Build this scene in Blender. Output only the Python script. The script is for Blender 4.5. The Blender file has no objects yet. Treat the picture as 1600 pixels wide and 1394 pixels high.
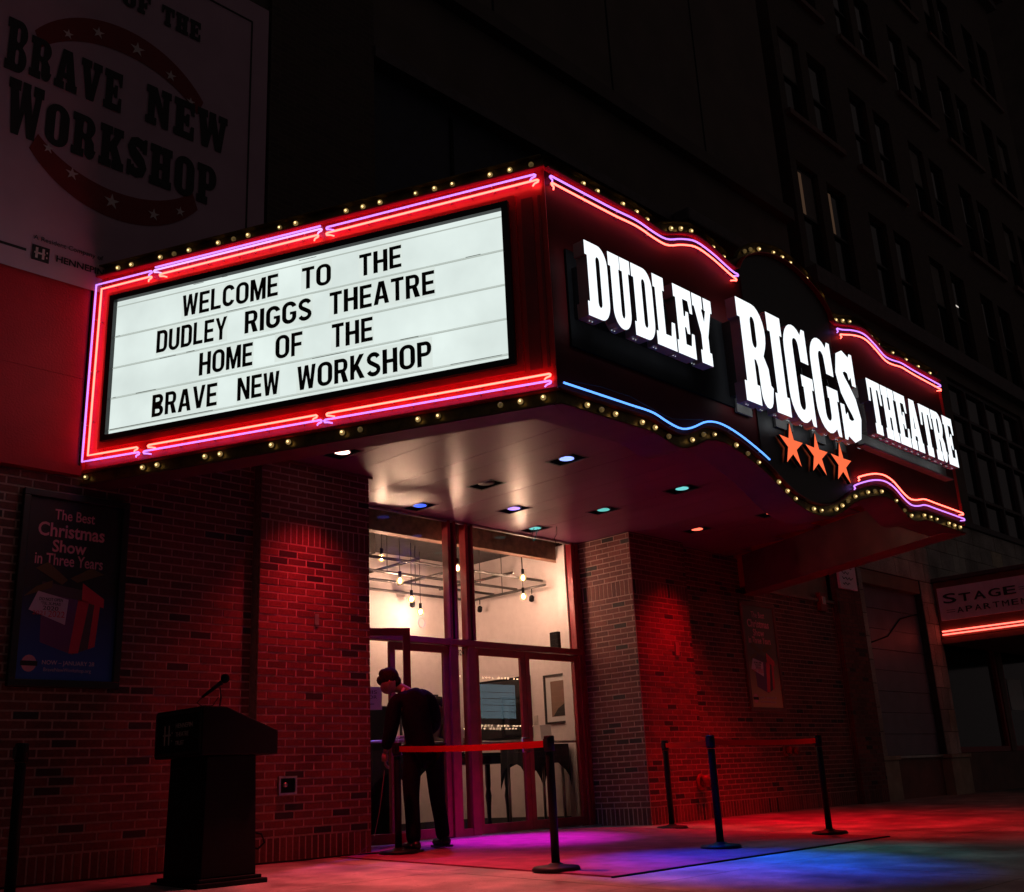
import bpy, bmesh, math, random
from mathutils import Vector, Matrix
R = math.radians
rnd = random.Random(7)
scene = bpy.context.scene
col = scene.collection

# ------------------------------------------------------------------ camera
cam_d = bpy.data.cameras.new('camera'); cam = bpy.data.objects.new('camera', cam_d); col.objects.link(cam)
ex = Vector((1680.0, 448.0, 1680.1)).normalized()
ez = Vector((-265.0, -5307.0, 1680.1)).normalized()
ey = ez.cross(ex)
right = Vector((ex.x, ey.x, ez.x)); down = Vector((ex.y, ey.y, ez.y)); fwd = Vector((ex.z, ey.z, ez.z))
m = Matrix((( right.x, -down.x, -fwd.x, 0.0), (right.y, -down.y, -fwd.y, 0.0), (right.z, -down.z, -fwd.z, 0.52), (0, 0, 0, 1)))
cam.matrix_world = m
cam_d.sensor_width = 36.0; cam_d.lens = 1680.1 / 1600 * 36.0
cam_d.clip_start = 0.05; cam_d.clip_end = 500
scene.camera = cam
CAM = Vector((0, 0, 0.52))

# ------------------------------------------------------------------ world, exposure, render
world = bpy.data.worlds.new('World'); scene.world = world; world.use_nodes = True
bg = world.node_tree.nodes['Background']
bg.inputs[0].default_value = (1.0, 0.78, 0.76, 1); bg.inputs[1].default_value = 0.028
vs = scene.view_settings
vs.view_transform = 'Standard'; vs.look = 'None'; vs.exposure = 0; vs.gamma = 1; vs.use_curve_mapping = False
scene.cycles.use_denoising = True
scene.cycles.use_light_tree = True
scene.cycles.max_bounces = 8; scene.cycles.diffuse_bounces = 4; scene.cycles.glossy_bounces = 4
scene.cycles.transparent_max_bounces = 16
scene.cycles.sample_clamp_indirect = 4.0
scene.cycles.caustics_reflective = False; scene.cycles.caustics_refractive = False

# ------------------------------------------------------------------ materials
def nodes(name):
    m = bpy.data.materials.new(name); m.use_nodes = True
    nt = m.node_tree
    return m, nt, nt.nodes['Principled BSDF']

def mat(name, c, rough=0.6, metal=0.0, noise=0.25, scale=8.0, bump=0.0, bscale=60.0, spec=0.5, rn=0.0, coat=0.0):
    m, nt, b = nodes(name)
    L = nt.links
    tc = nt.nodes.new('ShaderNodeTexCoord')
    n = nt.nodes.new('ShaderNodeTexNoise'); n.inputs['Scale'].default_value = scale; n.inputs['Detail'].default_value = 6
    L.new(tc.outputs['Object'], n.inputs['Vector'])
    r = nt.nodes.new('ShaderNodeMapRange')
    r.inputs[1].default_value = 0.3; r.inputs[2].default_value = 0.7
    r.inputs[3].default_value = 1 - noise; r.inputs[4].default_value = 1 + noise
    L.new(n.outputs['Fac'], r.inputs[0])
    mx = nt.nodes.new('ShaderNodeVectorMath'); mx.operation = 'SCALE'
    mx.inputs[0].default_value = c[:3]
    L.new(r.outputs[0], mx.inputs['Scale']); L.new(mx.outputs[0], b.inputs['Base Color'])
    b.inputs['Roughness'].default_value = rough; b.inputs['Metallic'].default_value = metal
    b.inputs['Specular IOR Level'].default_value = spec
    b.inputs['Coat Weight'].default_value = coat
    if rn:
        r2 = nt.nodes.new('ShaderNodeMapRange'); r2.inputs[3].default_value = rough - rn; r2.inputs[4].default_value = rough + rn
        L.new(n.outputs['Fac'], r2.inputs[0]); L.new(r2.outputs[0], b.inputs['Roughness'])
    if bump:
        n2 = nt.nodes.new('ShaderNodeTexNoise'); n2.inputs['Scale'].default_value = bscale; n2.inputs['Detail'].default_value = 5
        L.new(tc.outputs['Object'], n2.inputs['Vector'])
        bp = nt.nodes.new('ShaderNodeBump'); bp.inputs['Strength'].default_value = bump; bp.inputs['Distance'].default_value = 0.01
        L.new(n2.outputs['Fac'], bp.inputs['Height']); L.new(bp.outputs[0], b.inputs['Normal'])
    return m

def emis(name, c, s=1.0, var=0.0, scale=3.0):
    m, nt, b = nodes(name)
    nt.nodes.remove(b)
    e = nt.nodes.new('ShaderNodeEmission'); e.inputs[0].default_value = (*c, 1); e.inputs[1].default_value = s
    if var:
        tc = nt.nodes.new('ShaderNodeTexCoord'); n = nt.nodes.new('ShaderNodeTexNoise'); n.inputs['Scale'].default_value = scale
        n.inputs['Detail'].default_value = 4
        r = nt.nodes.new('ShaderNodeMapRange'); r.inputs[1].default_value = .3; r.inputs[2].default_value = .7
        r.inputs[3].default_value = s * (1 - var); r.inputs[4].default_value = s * (1 + var)
        nt.links.new(tc.outputs['Object'], n.inputs['Vector']); nt.links.new(n.outputs['Fac'], r.inputs[0]); nt.links.new(r.outputs[0], e.inputs[1])
    nt.links.new(e.outputs[0], nt.nodes['Material Output'].inputs[0])
    return m

def glass_mat(name, tint=(.96, .97, .97), gain=1.0, dirt=0.02):
    m, nt, b = nodes(name); nt.nodes.remove(b)
    t = nt.nodes.new('ShaderNodeBsdfTransparent'); t.inputs[0].default_value = (*tint, 1)
    g = nt.nodes.new('ShaderNodeBsdfGlossy'); g.inputs['Roughness'].default_value = 0.0
    d = nt.nodes.new('ShaderNodeBsdfDiffuse'); d.inputs[0].default_value = (.5, .5, .5, 1)
    f = nt.nodes.new('ShaderNodeFresnel'); f.inputs[0].default_value = 1.5
    mu = nt.nodes.new('ShaderNodeMath'); mu.operation = 'MULTIPLY'; mu.inputs[1].default_value = gain; mu.use_clamp = True
    x = nt.nodes.new('ShaderNodeMixShader'); y = nt.nodes.new('ShaderNodeMixShader')
    tc = nt.nodes.new('ShaderNodeTexCoord'); n = nt.nodes.new('ShaderNodeTexNoise'); n.inputs['Scale'].default_value = 14; n.inputs['Detail'].default_value = 8
    r = nt.nodes.new('ShaderNodeMapRange'); r.inputs[1].default_value = .45; r.inputs[2].default_value = .8; r.inputs[3].default_value = 0; r.inputs[4].default_value = dirt * 3
    nt.links.new(tc.outputs['Object'], n.inputs['Vector']); nt.links.new(n.outputs['Fac'], r.inputs[0]); nt.links.new(r.outputs[0], y.inputs[0])
    nt.links.new(f.outputs[0], mu.inputs[0]); nt.links.new(mu.outputs[0], x.inputs[0])
    nt.links.new(t.outputs[0], x.inputs[1]); nt.links.new(g.outputs[0], x.inputs[2])
    nt.links.new(x.outputs[0], y.inputs[1]); nt.links.new(d.outputs[0], y.inputs[2])
    nt.links.new(y.outputs[0], nt.nodes['Material Output'].inputs[0])
    return m

def brick_mat(name, stops, bump=0.5):
    """one brick per object (Object Info random) or per island in a joined sheet"""
    m, nt, b = nodes(name); L = nt.links
    oi = nt.nodes.new('ShaderNodeObjectInfo'); ge = nt.nodes.new('ShaderNodeNewGeometry')
    a = nt.nodes.new('ShaderNodeMath'); a.operation = 'ADD'
    fr = nt.nodes.new('ShaderNodeMath'); fr.operation = 'FRACT'
    L.new(oi.outputs['Random'], a.inputs[0]); L.new(ge.outputs['Random Per Island'], a.inputs[1]); L.new(a.outputs[0], fr.inputs[0])
    cr = nt.nodes.new('ShaderNodeValToRGB'); L.new(fr.outputs[0], cr.inputs[0])
    cr.color_ramp.interpolation = 'CONSTANT'
    while len(cr.color_ramp.elements) < len(stops): cr.color_ramp.elements.new(0.5)
    for e, (p, c) in zip(cr.color_ramp.elements, stops): e.position = p; e.color = (*c, 1)
    tc = nt.nodes.new('ShaderNodeTexCoord')
    n = nt.nodes.new('ShaderNodeTexNoise'); n.inputs['Scale'].default_value = 45; n.inputs['Detail'].default_value = 6
    L.new(ge.outputs['Position'], n.inputs['Vector'])
    r = nt.nodes.new('ShaderNodeMapRange'); r.inputs[1].default_value = .3; r.inputs[2].default_value = .7; r.inputs[3].default_value = .72; r.inputs[4].default_value = 1.25
    L.new(n.outputs['Fac'], r.inputs[0])
    mx = nt.nodes.new('ShaderNodeVectorMath'); mx.operation = 'SCALE'; L.new(cr.outputs[0], mx.inputs[0]); L.new(r.outputs[0], mx.inputs['Scale'])
    n3 = nt.nodes.new('ShaderNodeTexNoise'); n3.inputs['Scale'].default_value = 1.7; n3.inputs['Detail'].default_value = 7; L.new(ge.outputs['Position'], n3.inputs['Vector'])
    r3 = nt.nodes.new('ShaderNodeMapRange'); r3.inputs[1].default_value = .35; r3.inputs[2].default_value = .65; r3.inputs[3].default_value = .62; r3.inputs[4].default_value = 1.2; L.new(n3.outputs['Fac'], r3.inputs[0])
    mx3 = nt.nodes.new('ShaderNodeVectorMath'); mx3.operation = 'SCALE'; L.new(mx.outputs[0], mx3.inputs[0]); L.new(r3.outputs[0], mx3.inputs['Scale'])
    L.new(mx3.outputs[0], b.inputs['Base Color'])
    b.inputs['Roughness'].default_value = .75
    n2 = nt.nodes.new('ShaderNodeTexNoise'); n2.inputs['Scale'].default_value = 90; L.new(ge.outputs['Position'], n2.inputs['Vector'])
    bp = nt.nodes.new('ShaderNodeBump'); bp.inputs['Strength'].default_value = bump; bp.inputs['Distance'].default_value = .004
    L.new(n2.outputs['Fac'], bp.inputs['Height']); L.new(bp.outputs[0], b.inputs['Normal'])
    return m

def brick_tex(name, c1, c2, mortar, w=.203, h=.0677, axis='x'):
    """far-off brickwork, too small in the picture to tell the pieces apart"""
    m, nt, b = nodes(name); L = nt.links
    ge = nt.nodes.new('ShaderNodeNewGeometry'); s = nt.nodes.new('ShaderNodeSeparateXYZ'); c = nt.nodes.new('ShaderNodeCombineXYZ')
    L.new(ge.outputs['Position'], s.inputs[0]); L.new(s.outputs[0 if axis == 'x' else 1], c.inputs[0]); L.new(s.outputs[2], c.inputs[1])
    t = nt.nodes.new('ShaderNodeTexBrick'); t.inputs['Scale'].default_value = 1
    t.inputs['Brick Width'].default_value = w; t.inputs['Row Height'].default_value = h; t.inputs['Mortar Size'].default_value = .006
    t.inputs['Color1'].default_value = (*c1, 1); t.inputs['Color2'].default_value = (*c2, 1); t.inputs['Mortar'].default_value = (*mortar, 1)
    L.new(c.outputs[0], t.inputs['Vector']); L.new(t.outputs['Color'], b.inputs['Base Color'])
    b.inputs['Roughness'].default_value = .8
    return m

M = {}
M['brick'] = brick_mat('brick', [(0, (.022, .014, .014)), (.06, (.125, .032, .028)), (.30, (.16, .042, .035)), (.55, (.14, .036, .030)), (.74, (.18, .048, .038)), (.88, (.10, .028, .025))])
M['mortar'] = mat('mortar', (.40, .26, .23), .9, noise=.2, scale=30, bump=.4, bscale=200)
M['far_brick'] = brick_tex('far_brick', (.07, .042, .034), (.05, .032, .027), (.085, .06, .05))
M['far_brick_side'] = brick_tex('far_brick_side', (.11, .06, .045), (.08, .045, .036), (.13, .09, .075), axis='y')
M['concrete'] = mat('concrete', (.30, .265, .25), .62, noise=.35, scale=2.2, bump=.6, bscale=70, rn=.12)
def enrich_ground(m):
    nt = m.node_tree; L = nt.links; b = nt.nodes['Principled BSDF']; ge = nt.nodes.new('ShaderNodeNewGeometry')
    src = b.inputs['Base Color'].links[0].from_socket
    def vm(sock, fac):
        x = nt.nodes.new('ShaderNodeVectorMath'); x.operation = 'SCALE'; L.new(sock, x.inputs[0]); L.new(fac, x.inputs['Scale']); return x.outputs[0]
    def rng(sock, a, b_, c, d):
        r = nt.nodes.new('ShaderNodeMapRange'); r.inputs[1].default_value = a; r.inputs[2].default_value = b_; r.inputs[3].default_value = c; r.inputs[4].default_value = d; L.new(sock, r.inputs[0]); return r.outputs[0]
    n1 = nt.nodes.new('ShaderNodeTexNoise'); n1.inputs['Scale'].default_value = 160; n1.inputs['Detail'].default_value = 3; L.new(ge.outputs['Position'], n1.inputs['Vector'])
    v = nt.nodes.new('ShaderNodeTexVoronoi'); v.inputs['Scale'].default_value = 5.5; L.new(ge.outputs['Position'], v.inputs['Vector'])
    n2 = nt.nodes.new('ShaderNodeTexNoise'); n2.inputs['Scale'].default_value = 1.1; n2.inputs['Detail'].default_value = 9; n2.inputs['Roughness'].default_value = .7; L.new(ge.outputs['Position'], n2.inputs['Vector'])
    c = vm(src, rng(n1.outputs['Fac'], .3, .7, .72, 1.3)); c = vm(c, rng(v.outputs['Distance'], .055, .085, .45, 1)); c = vm(c, rng(n2.outputs['Fac'], .35, .62, .6, 1.15))
    L.new(c, b.inputs['Base Color']); L.new(rng(n2.outputs['Fac'], .35, .65, .42, .78), b.inputs['Roughness'])
enrich_ground(M['concrete'])
M['asphalt'] = mat('asphalt', (.05, .05, .05), .8, noise=.3, scale=3, bump=.5, bscale=120)
M['carpet'] = mat('carpet', (.36, .06, .13), .95, noise=.3, scale=5, bump=.9, bscale=350)
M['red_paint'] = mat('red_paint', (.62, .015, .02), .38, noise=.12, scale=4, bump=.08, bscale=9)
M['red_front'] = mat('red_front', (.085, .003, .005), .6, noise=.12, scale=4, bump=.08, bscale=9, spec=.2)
M['red_dark'] = mat('red_dark', (.30, .012, .02), .32, noise=.3, scale=5)
M['red_stucco'] = mat('red_stucco', (.45, .012, .026), .8, noise=.12, scale=3, bump=.3, bscale=60)
M['black_paint'] = mat('black_paint', (.012, .012, .014), .4, noise=.2)
M['black_matte'] = mat('black_matte', (.008, .008, .010), .8, noise=.2, spec=.15)
M['brass'] = mat('brass', (.14, .10, .035), .38, metal=.6, noise=.4, scale=14)
M['valance'] = mat('valance', (.09, .035, .035), .55, noise=.2)
M['soffit'] = mat('soffit', (.16, .045, .09), .34, noise=.18, scale=1.3, bump=.05, bscale=4, spec=.15, rn=.05)
M['inner_face'] = mat('inner_face', (.16, .06, .045), .6, noise=.25, scale=3)
M['frame_red'] = mat('frame_red', (.30, .018, .028), .42, noise=.2, scale=9)
M['frame_dark'] = mat('frame_dark', (.02, .012, .012), .5)
M['alu'] = mat('alu', (.45, .42, .40), .4, metal=.8)
M['steel'] = mat('steel', (.55, .55, .56), .28, metal=1)
M['letter_side'] = mat('letter_side', (.45, .40, .44), .35, noise=.1)
M['raceway'] = mat('raceway', (.22, .21, .20), .5, noise=.15)
M['glass'] = glass_mat('glass', gain=1.0)
M['dark_glass'] = mat('dark_glass', (.008, .009, .012), .08, noise=.1, spec=.5)
M['banner'] = mat('banner', (.50, .31, .41), .8, noise=.07, scale=2.5, bump=.25, bscale=3)
M['print_black'] = mat('print_black', (.018, .018, .019), .7, noise=.1)
M['print_red'] = mat('print_red', (.20, .014, .016), .7, noise=.08)
M['print_white'] = mat('print_white', (.62, .50, .52), .7, noise=.08)
M['white_wall'] = mat('white_wall', (.80, .72, .72), .8, noise=.03)
M['lobby_dark'] = mat('lobby_dark', (.045, .042, .045), .85, noise=.25)
M['lobby_floor'] = mat('lobby_floor', (.035, .028, .03), .3, noise=.3)
M['beam'] = mat('beam', (.22, .10, .06), .7, noise=.4, scale=12)
M['pipe'] = mat('pipe', (.09, .085, .085), .45, metal=.4)
M['paper'] = mat('paper', (.72, .72, .72), .8, noise=.03)
M['cloth_black'] = mat('cloth_black', (.012, .012, .014), .9)
M['suit'] = mat('suit', (.006, .006, .011), .9, spec=.1, noise=.3, scale=30, bump=.3, bscale=40)
M['trouser'] = mat('trouser', (.006, .006, .009), .9, spec=.1, noise=.2, scale=30)
M['skin'] = mat('skin', (.26, .14, .11), .5, noise=.08)
M['hair'] = mat('hair', (.012, .007, .005), .85, noise=.5, scale=60, bump=1.0, bscale=70, spec=.15)
M['shoe'] = mat('shoe', (.012, .010, .010), .3)
M['olive'] = mat('olive', (.10, .075, .05), .85)
M['belt'] = mat('belt', (.70, .010, .018), .7, noise=.1, spec=.2)
def belt_mat(m):
    nt = m.node_tree; b = nt.nodes['Principled BSDF']; t = nt.nodes.new('ShaderNodeBsdfTranslucent'); t.inputs[0].default_value = (.8, .01, .02, 1)
    x = nt.nodes.new('ShaderNodeMixShader'); x.inputs[0].default_value = .55; nt.links.new(b.outputs[0], x.inputs[1]); nt.links.new(t.outputs[0], x.inputs[2]); nt.links.new(x.outputs[0], nt.nodes['Material Output'].inputs[0])
belt_mat(M['belt'])
M['post'] = mat('post', (.007, .007, .009), .5, spec=.2, noise=.2)
M['podium'] = mat('podium', (.006, .006, .007), .6, spec=.15, noise=.3, scale=20, bump=.1)
M['stone'] = brick_mat('stone', [(0, (.32, .28, .25)), (.2, (.38, .33, .30)), (.4, (.34, .29, .27)), (.6, (.42, .37, .33)), (.8, (.28, .24, .22)), (.93, (.48, .38, .28))], bump=.3)
M['stone_joint'] = mat('stone_joint', (.05, .045, .04), .9)
M['plinth'] = mat('plinth', (.32, .25, .18), .6, noise=.2, scale=5)
M['shutter'] = mat('shutter', (.16, .15, .19), .5, noise=.15, scale=3)
M['sill'] = mat('sill', (.13, .07, .06), .7, noise=.2)
M['facade'] = mat('facade', (.075, .055, .05), .8, noise=.2, scale=1.2)
M['facade_b'] = mat('facade_b', (.10, .075, .065), .8, noise=.2, scale=1.2)
M['ledge'] = mat('ledge', (.09, .07, .075), .7, noise=.2)
M['navy'] = mat('navy', (.02, .022, .04), .6)
M['sign_lilac'] = mat('sign_lilac', (.80, .64, .78), .5, noise=.08)
M['blind'] = mat('blind', (.16, .14, .13), .8, noise=.1)
M['tan'] = mat('tan', (.24, .15, .11), .7, noise=.15, scale=3)
M['white_plastic'] = mat('white_plastic', (.55, .50, .48), .4)
M['red_plastic'] = mat('red_plastic', (.22, .012, .012), .4)
# light givers, plus track bars that glow in place of panel light
M['neon_red'] = emis('neon_red', (1.0, .082, .058), 7.5)
M['neon_purple'] = emis('neon_purple', (.55, .22, 1.0), 1.7)
M['neon_pale'] = emis('neon_pale', (.75, .42, 1.0), 1.5)
M['neon_blue'] = emis('neon_blue', (.10, .30, 1.0), 2.1)
M['reader_track_glow'] = emis('reader_track_glow', (.62, .70, .64), .72)  # bars are no lamps; their glow imitates the panel's backlight
M['letter_face'] = emis('letter_face', (.90, .96, 1.0), 1.25)
M['star'] = emis('star', (1.0, .15, .055), 1.15)
M['reader'] = emis('reader', (.76, .86, .82), .98, var=.11, scale=1.6)
M['reader_card'] = emis('reader_card', (.75, .84, .79), .94, var=.05, scale=5)
M['opp_panel'] = emis('opp_panel', (.55, .85, 1.0), 2.2)
M['opp_bulb'] = emis('opp_bulb', (1.0, .62, .36), 30)
M['bulb_core'] = emis('bulb_core', (1.0, .72, .42), 3.2)
M['lobby_bulb'] = emis('lobby_bulb', (1.0, .64, .60), 1500)
M['lit_blind'] = emis('lit_blind', (.9, .5, .3), .055)
M['lit_small'] = emis('lit_small', (1, .9, .8), .7)
M['stage_neon'] = emis('stage_neon', (1.0, .10, .07), 4.5)
def tinted_bulb(nm, es):
    m, nt, b = nodes(nm); nt.nodes.remove(b)
    t = nt.nodes.new('ShaderNodeBsdfTransparent'); t.inputs[0].default_value = (.9, .8, .55, 1)
    g = nt.nodes.new('ShaderNodeBsdfGlossy'); g.inputs['Roughness'].default_value = .08; g.inputs[0].default_value = (1, .9, .7, 1)
    e = nt.nodes.new('ShaderNodeEmission'); e.inputs[0].default_value = (.50, .34, .13, 1); e.inputs[1].default_value = es
    x = nt.nodes.new('ShaderNodeMixShader'); x.inputs[0].default_value = .22
    a = nt.nodes.new('ShaderNodeAddShader')
    nt.links.new(t.outputs[0], x.inputs[1]); nt.links.new(g.outputs[0], x.inputs[2])
    nt.links.new(x.outputs[0], a.inputs[0]); nt.links.new(e.outputs[0], a.inputs[1]); nt.links.new(a.outputs[0], nt.nodes['Material Output'].inputs[0])
    return m
M['globe'] = tinted_bulb('globe', 1.1)
M['bulb_glass'] = tinted_bulb('bulb_glass', .34); M['bulb_dim'] = tinted_bulb('bulb_dim', .10)

# ------------------------------------------------------------------ object helpers
WL = {}
def thing(name, label, cat, loc, group=None):
    o = bpy.data.objects.new(name, None); col.objects.link(o)
    o.empty_display_size = .1
    o.location = loc; WL[o.name] = Vector(loc)
    o['label'] = label; o['category'] = cat
    if group: o['group'] = group
    return o
def tag(o, label, cat, group=None):
    o['label'] = label; o['category'] = cat
    if group: o['group'] = group
    return o
def link(o, parent, wloc):
    col.objects.link(o); wl = Vector(wloc); WL[o.name] = wl
    if parent is not None:
        o.parent = parent; o.location = wl - WL[parent.name]
    else:
        o.location = wl
    return o

class Fr:
    """a plane in the place: x along, z up, o outward"""
    def __init__(s, origin, ux, un):
        s.o = Vector(origin); s.x = Vector(ux).normalized(); s.n = Vector(un).normalized(); s.z = Vector((0, 0, 1))
    def __call__(s, a, z, o=0.0):
        return s.o + s.x * a + s.n * o + s.z * z

class MB:
    def __init__(s): s.v = []; s.f = []; s.mi = []; s.cur = 0; s.sm = []; s.smooth = False
    def face(s, idx): s.f.append(tuple(idx)); s.mi.append(s.cur); s.sm.append(s.smooth)
    def add(s, vs, fs):
        b = len(s.v); s.v += [Vector(p) for p in vs]
        for f in fs: s.face([b + i for i in f])
        return s
    def hexa(s, p):  # 8 points: bottom ring, top ring
        return s.add(p, [(3, 2, 1, 0), (4, 5, 6, 7), (0, 1, 5, 4), (1, 2, 6, 5), (2, 3, 7, 6), (3, 0, 4, 7)])
    def box(s, x0, x1, y0, y1, z0, z1):
        return s.hexa([(x0, y0, z0), (x1, y0, z0), (x1, y1, z0), (x0, y1, z0), (x0, y0, z1), (x1, y0, z1), (x1, y1, z1), (x0, y1, z1)])
    def fbox(s, F, a0, a1, z0, z1, o0, o1):
        return s.hexa([F(a0, z0, o0), F(a1, z0, o0), F(a1, z0, o1), F(a0, z0, o1), F(a0, z1, o0), F(a1, z1, o0), F(a1, z1, o1), F(a0, z1, o1)])
    def tube(s, path, r, n=8, closed=False, cap=True):
        path = [Vector(p) for p in path]; sm = s.smooth; s.smooth = True
        b = len(s.v); N = len(path); prev = None
        for i, p in enumerate(path):
            if closed: t = path[(i + 1) % N] - path[i - 1]
            else: t = path[min(i + 1, N - 1)] - path[max(i - 1, 0)]
            t.normalize()
            if prev is None:
                a = Vector((0, 0, 1)) if abs(t.z) < .9 else Vector((1, 0, 0))
                u = t.cross(a).normalized()
            else:
                u = (prev - t * prev.dot(t)).normalized()
            prev = u; w = t.cross(u)
            rr = r[i] if isinstance(r, (list, tuple)) else r
            for k in range(n):
                an = 2 * math.pi * k / n
                s.v.append(p + u * (rr * math.cos(an)) + w * (rr * math.sin(an)))
        for i in range(N if closed else N - 1):
            for k in range(n):
                a0 = b + i * n + k; a1 = b + i * n + (k + 1) % n
                j = (i + 1) % N
                s.face((a0, a1, b + j * n + (k + 1) % n, b + j * n + k))
        if cap and not closed:
            s.face([b + k for k in range(n)][::-1]); s.face([b + (N - 1) * n + k for k in range(n)])
        s.smooth = sm
        return s
    def lathe(s, prof, c, n=20, axis=None):
        c = Vector(c); ax = Vector(axis).normalized() if axis is not None else Vector((0, 0, 1))
        a = Vector((0, 0, 1)) if abs(ax.z) < .9 else Vector((1, 0, 0))
        u = ax.cross(a).normalized(); w = ax.cross(u); sm = s.smooth; s.smooth = True
        b = len(s.v)
        for r, h in prof:
            for k in range(n):
                an = 2 * math.pi * k / n; s.v.append(c + ax * h + u * (r * math.cos(an)) + w * (r * math.sin(an)))
        for i in range(len(prof) - 1):
            for k in range(n):
                s.face((b + i * n + k, b + i * n + (k + 1) % n, b + (i + 1) * n + (k + 1) % n, b + (i + 1) * n + k))
        s.face([b + k for k in range(n)][::-1]); s.face([b + (len(prof) - 1) * n + k for k in range(n)])
        s.smooth = sm
        return s
    def ball(s, c, r, n=12, sq=(1, 1, 1)):
        c = Vector(c); b = len(s.v); sm = s.smooth; s.smooth = True; k2 = n // 2
        for i in range(1, k2):
            th = math.pi * i / k2
            for k in range(n):
                ph = 2 * math.pi * k / n
                s.v.append(c + Vector((r * sq[0] * math.sin(th) * math.cos(ph), r * sq[1] * math.sin(th) * math.sin(ph), r * sq[2] * math.cos(th))))
        for i in range(k2 - 2):
            for k in range(n):
                s.face((b + i * n + k, b + (i + 1) * n + k, b + (i + 1) * n + (k + 1) % n, b + i * n + (k + 1) % n))
        t = len(s.v); s.v.append(c + Vector((0, 0, r * sq[2]))); s.v.append(c - Vector((0, 0, r * sq[2])))
        for k in range(n):
            s.face((t, b + k, b + (k + 1) % n)); s.face((t + 1, b + (k2 - 2) * n + (k + 1) % n, b + (k2 - 2) * n + k))
        s.smooth = sm
        return s
    def strip(s, A, B):
        """sheet between two point rows"""
        b = len(s.v); s.v += [Vector(p) for p in A] + [Vector(p) for p in B]; n = len(A)
        for i in range(n - 1): s.face((b + i, b + i + 1, b + n + i + 1, b + n + i))
        return s
    def mesh(s, name, mats, origin=(0, 0, 0)):
        o = Vector(origin); me = bpy.data.meshes.new(name)
        me.from_pydata([tuple(p - o) for p in s.v], [], s.f)
        for m in (mats if isinstance(mats, (list, tuple)) else [mats]): me.materials.append(m)
        me.polygons.foreach_set('material_index', s.mi)
        me.polygons.foreach_set('use_smooth', s.sm)
        me.update(); return me
    def build(s, name, mats, parent=None, loc=None):
        if loc is None: loc = WL[parent.name] if parent is not None else (0, 0, 0)
        o = bpy.data.objects.new(name, s.mesh(name, mats, loc))
        return link(o, parent, loc)

def bevel(o, w, seg=2):
    md = o.modifiers.new('Bevel', 'BEVEL'); md.width = w; md.segments = seg; md.limit_method = 'ANGLE'; md.angle_limit = R(40)
    return o
def structure(o): o['kind'] = 'structure'; return o
def stuff(o): o['kind'] = 'stuff'; return o

# ---- flat shapes with holes -> local mesh (x, y, extrude z)
def shape_mesh(pieces, depth):
    """pieces: list of [outer, hole, hole..]; each piece extruded 0..depth (+0.4 mm steps)"""
    V = []; Fs = []
    for pi, loops in enumerate(pieces):
        cu = bpy.data.curves.new('c', 'CURVE'); cu.dimensions = '2D'; cu.fill_mode = 'BOTH'; d = depth + pi * .0004; cu.extrude = d / 2
        for lp in loops:
            sp = cu.splines.new('POLY'); sp.points.add(len(lp) - 1)
            for q, p in zip(sp.points, lp): q.co = (p[0], p[1], 0, 1)
            sp.use_cyclic_u = True
        ob = bpy.data.objects.new('c', cu); col.objects.link(ob)
        dg = bpy.context.evaluated_depsgraph_get()
        me = bpy.data.meshes.new_from_object(ob.evaluated_get(dg))
        b = len(V); V += [Vector((v.co.x, v.co.y, v.co.z + d / 2)) for v in me.vertices]
        for p in me.polygons: Fs.append(([b + i for i in p.vertices], p.normal.z))
        bpy.data.objects.remove(ob); bpy.data.meshes.remove(me); bpy.data.curves.remove(cu)
    return V, Fs

_tc = {}
def text_shape(s, bold=0.0, depth=.02):
    key = (s, bold, depth)
    if key in _tc: return _tc[key]
    cu = bpy.data.curves.new('t', 'FONT'); cu.body = s; cu.size = 1; cu.offset = bold; cu.extrude = depth / 2; cu.resolution_u = 3
    ob = bpy.data.objects.new('t', cu); col.objects.link(ob)
    dg = bpy.context.evaluated_depsgraph_get()
    me = bpy.data.meshes.new_from_object(ob.evaluated_get(dg))
    V = [Vector((v.co.x, v.co.y, v.co.z + depth / 2)) for v in me.vertices]
    Fs = [(list(p.vertices), p.normal.z) for p in me.polygons]
    bpy.data.objects.remove(ob); bpy.data.meshes.remove(me); bpy.data.curves.remove(cu)
    _tc[key] = (V, Fs)
    return V, Fs

def place(mb, VF, F, a0, a1, z0, z1, o0, o1, face_mi=None):
    """fit a local shape into the rectangle a0..a1 x z0..z1 of frame F, extruded from o0 to o1"""
    V, Fs = VF
    if not V: return
    x0 = min(v.x for v in V); x1 = max(v.x for v in V); y0 = min(v.y for v in V); y1 = max(v.y for v in V)
    d0 = min(v.z for v in V); d1 = max(v.z for v in V)
    sx = (a1 - a0) / max(x1 - x0, 1e-6); sy = (z1 - z0) / max(y1 - y0, 1e-6); sz = (o1 - o0) / max(d1 - d0, 1e-6)
    b = len(mb.v)
    mb.v += [F(a0 + (v.x - x0) * sx, z0 + (v.y - y0) * sy, o0 + (v.z - d0) * sz) for v in V]
    for f, nz in Fs:
        if nz < -.9: continue
        mb.f.append(tuple(b + i for i in f)); mb.mi.append((face_mi if (face_mi is not None and nz > .9) else mb.cur)); mb.sm.append(False)

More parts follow.
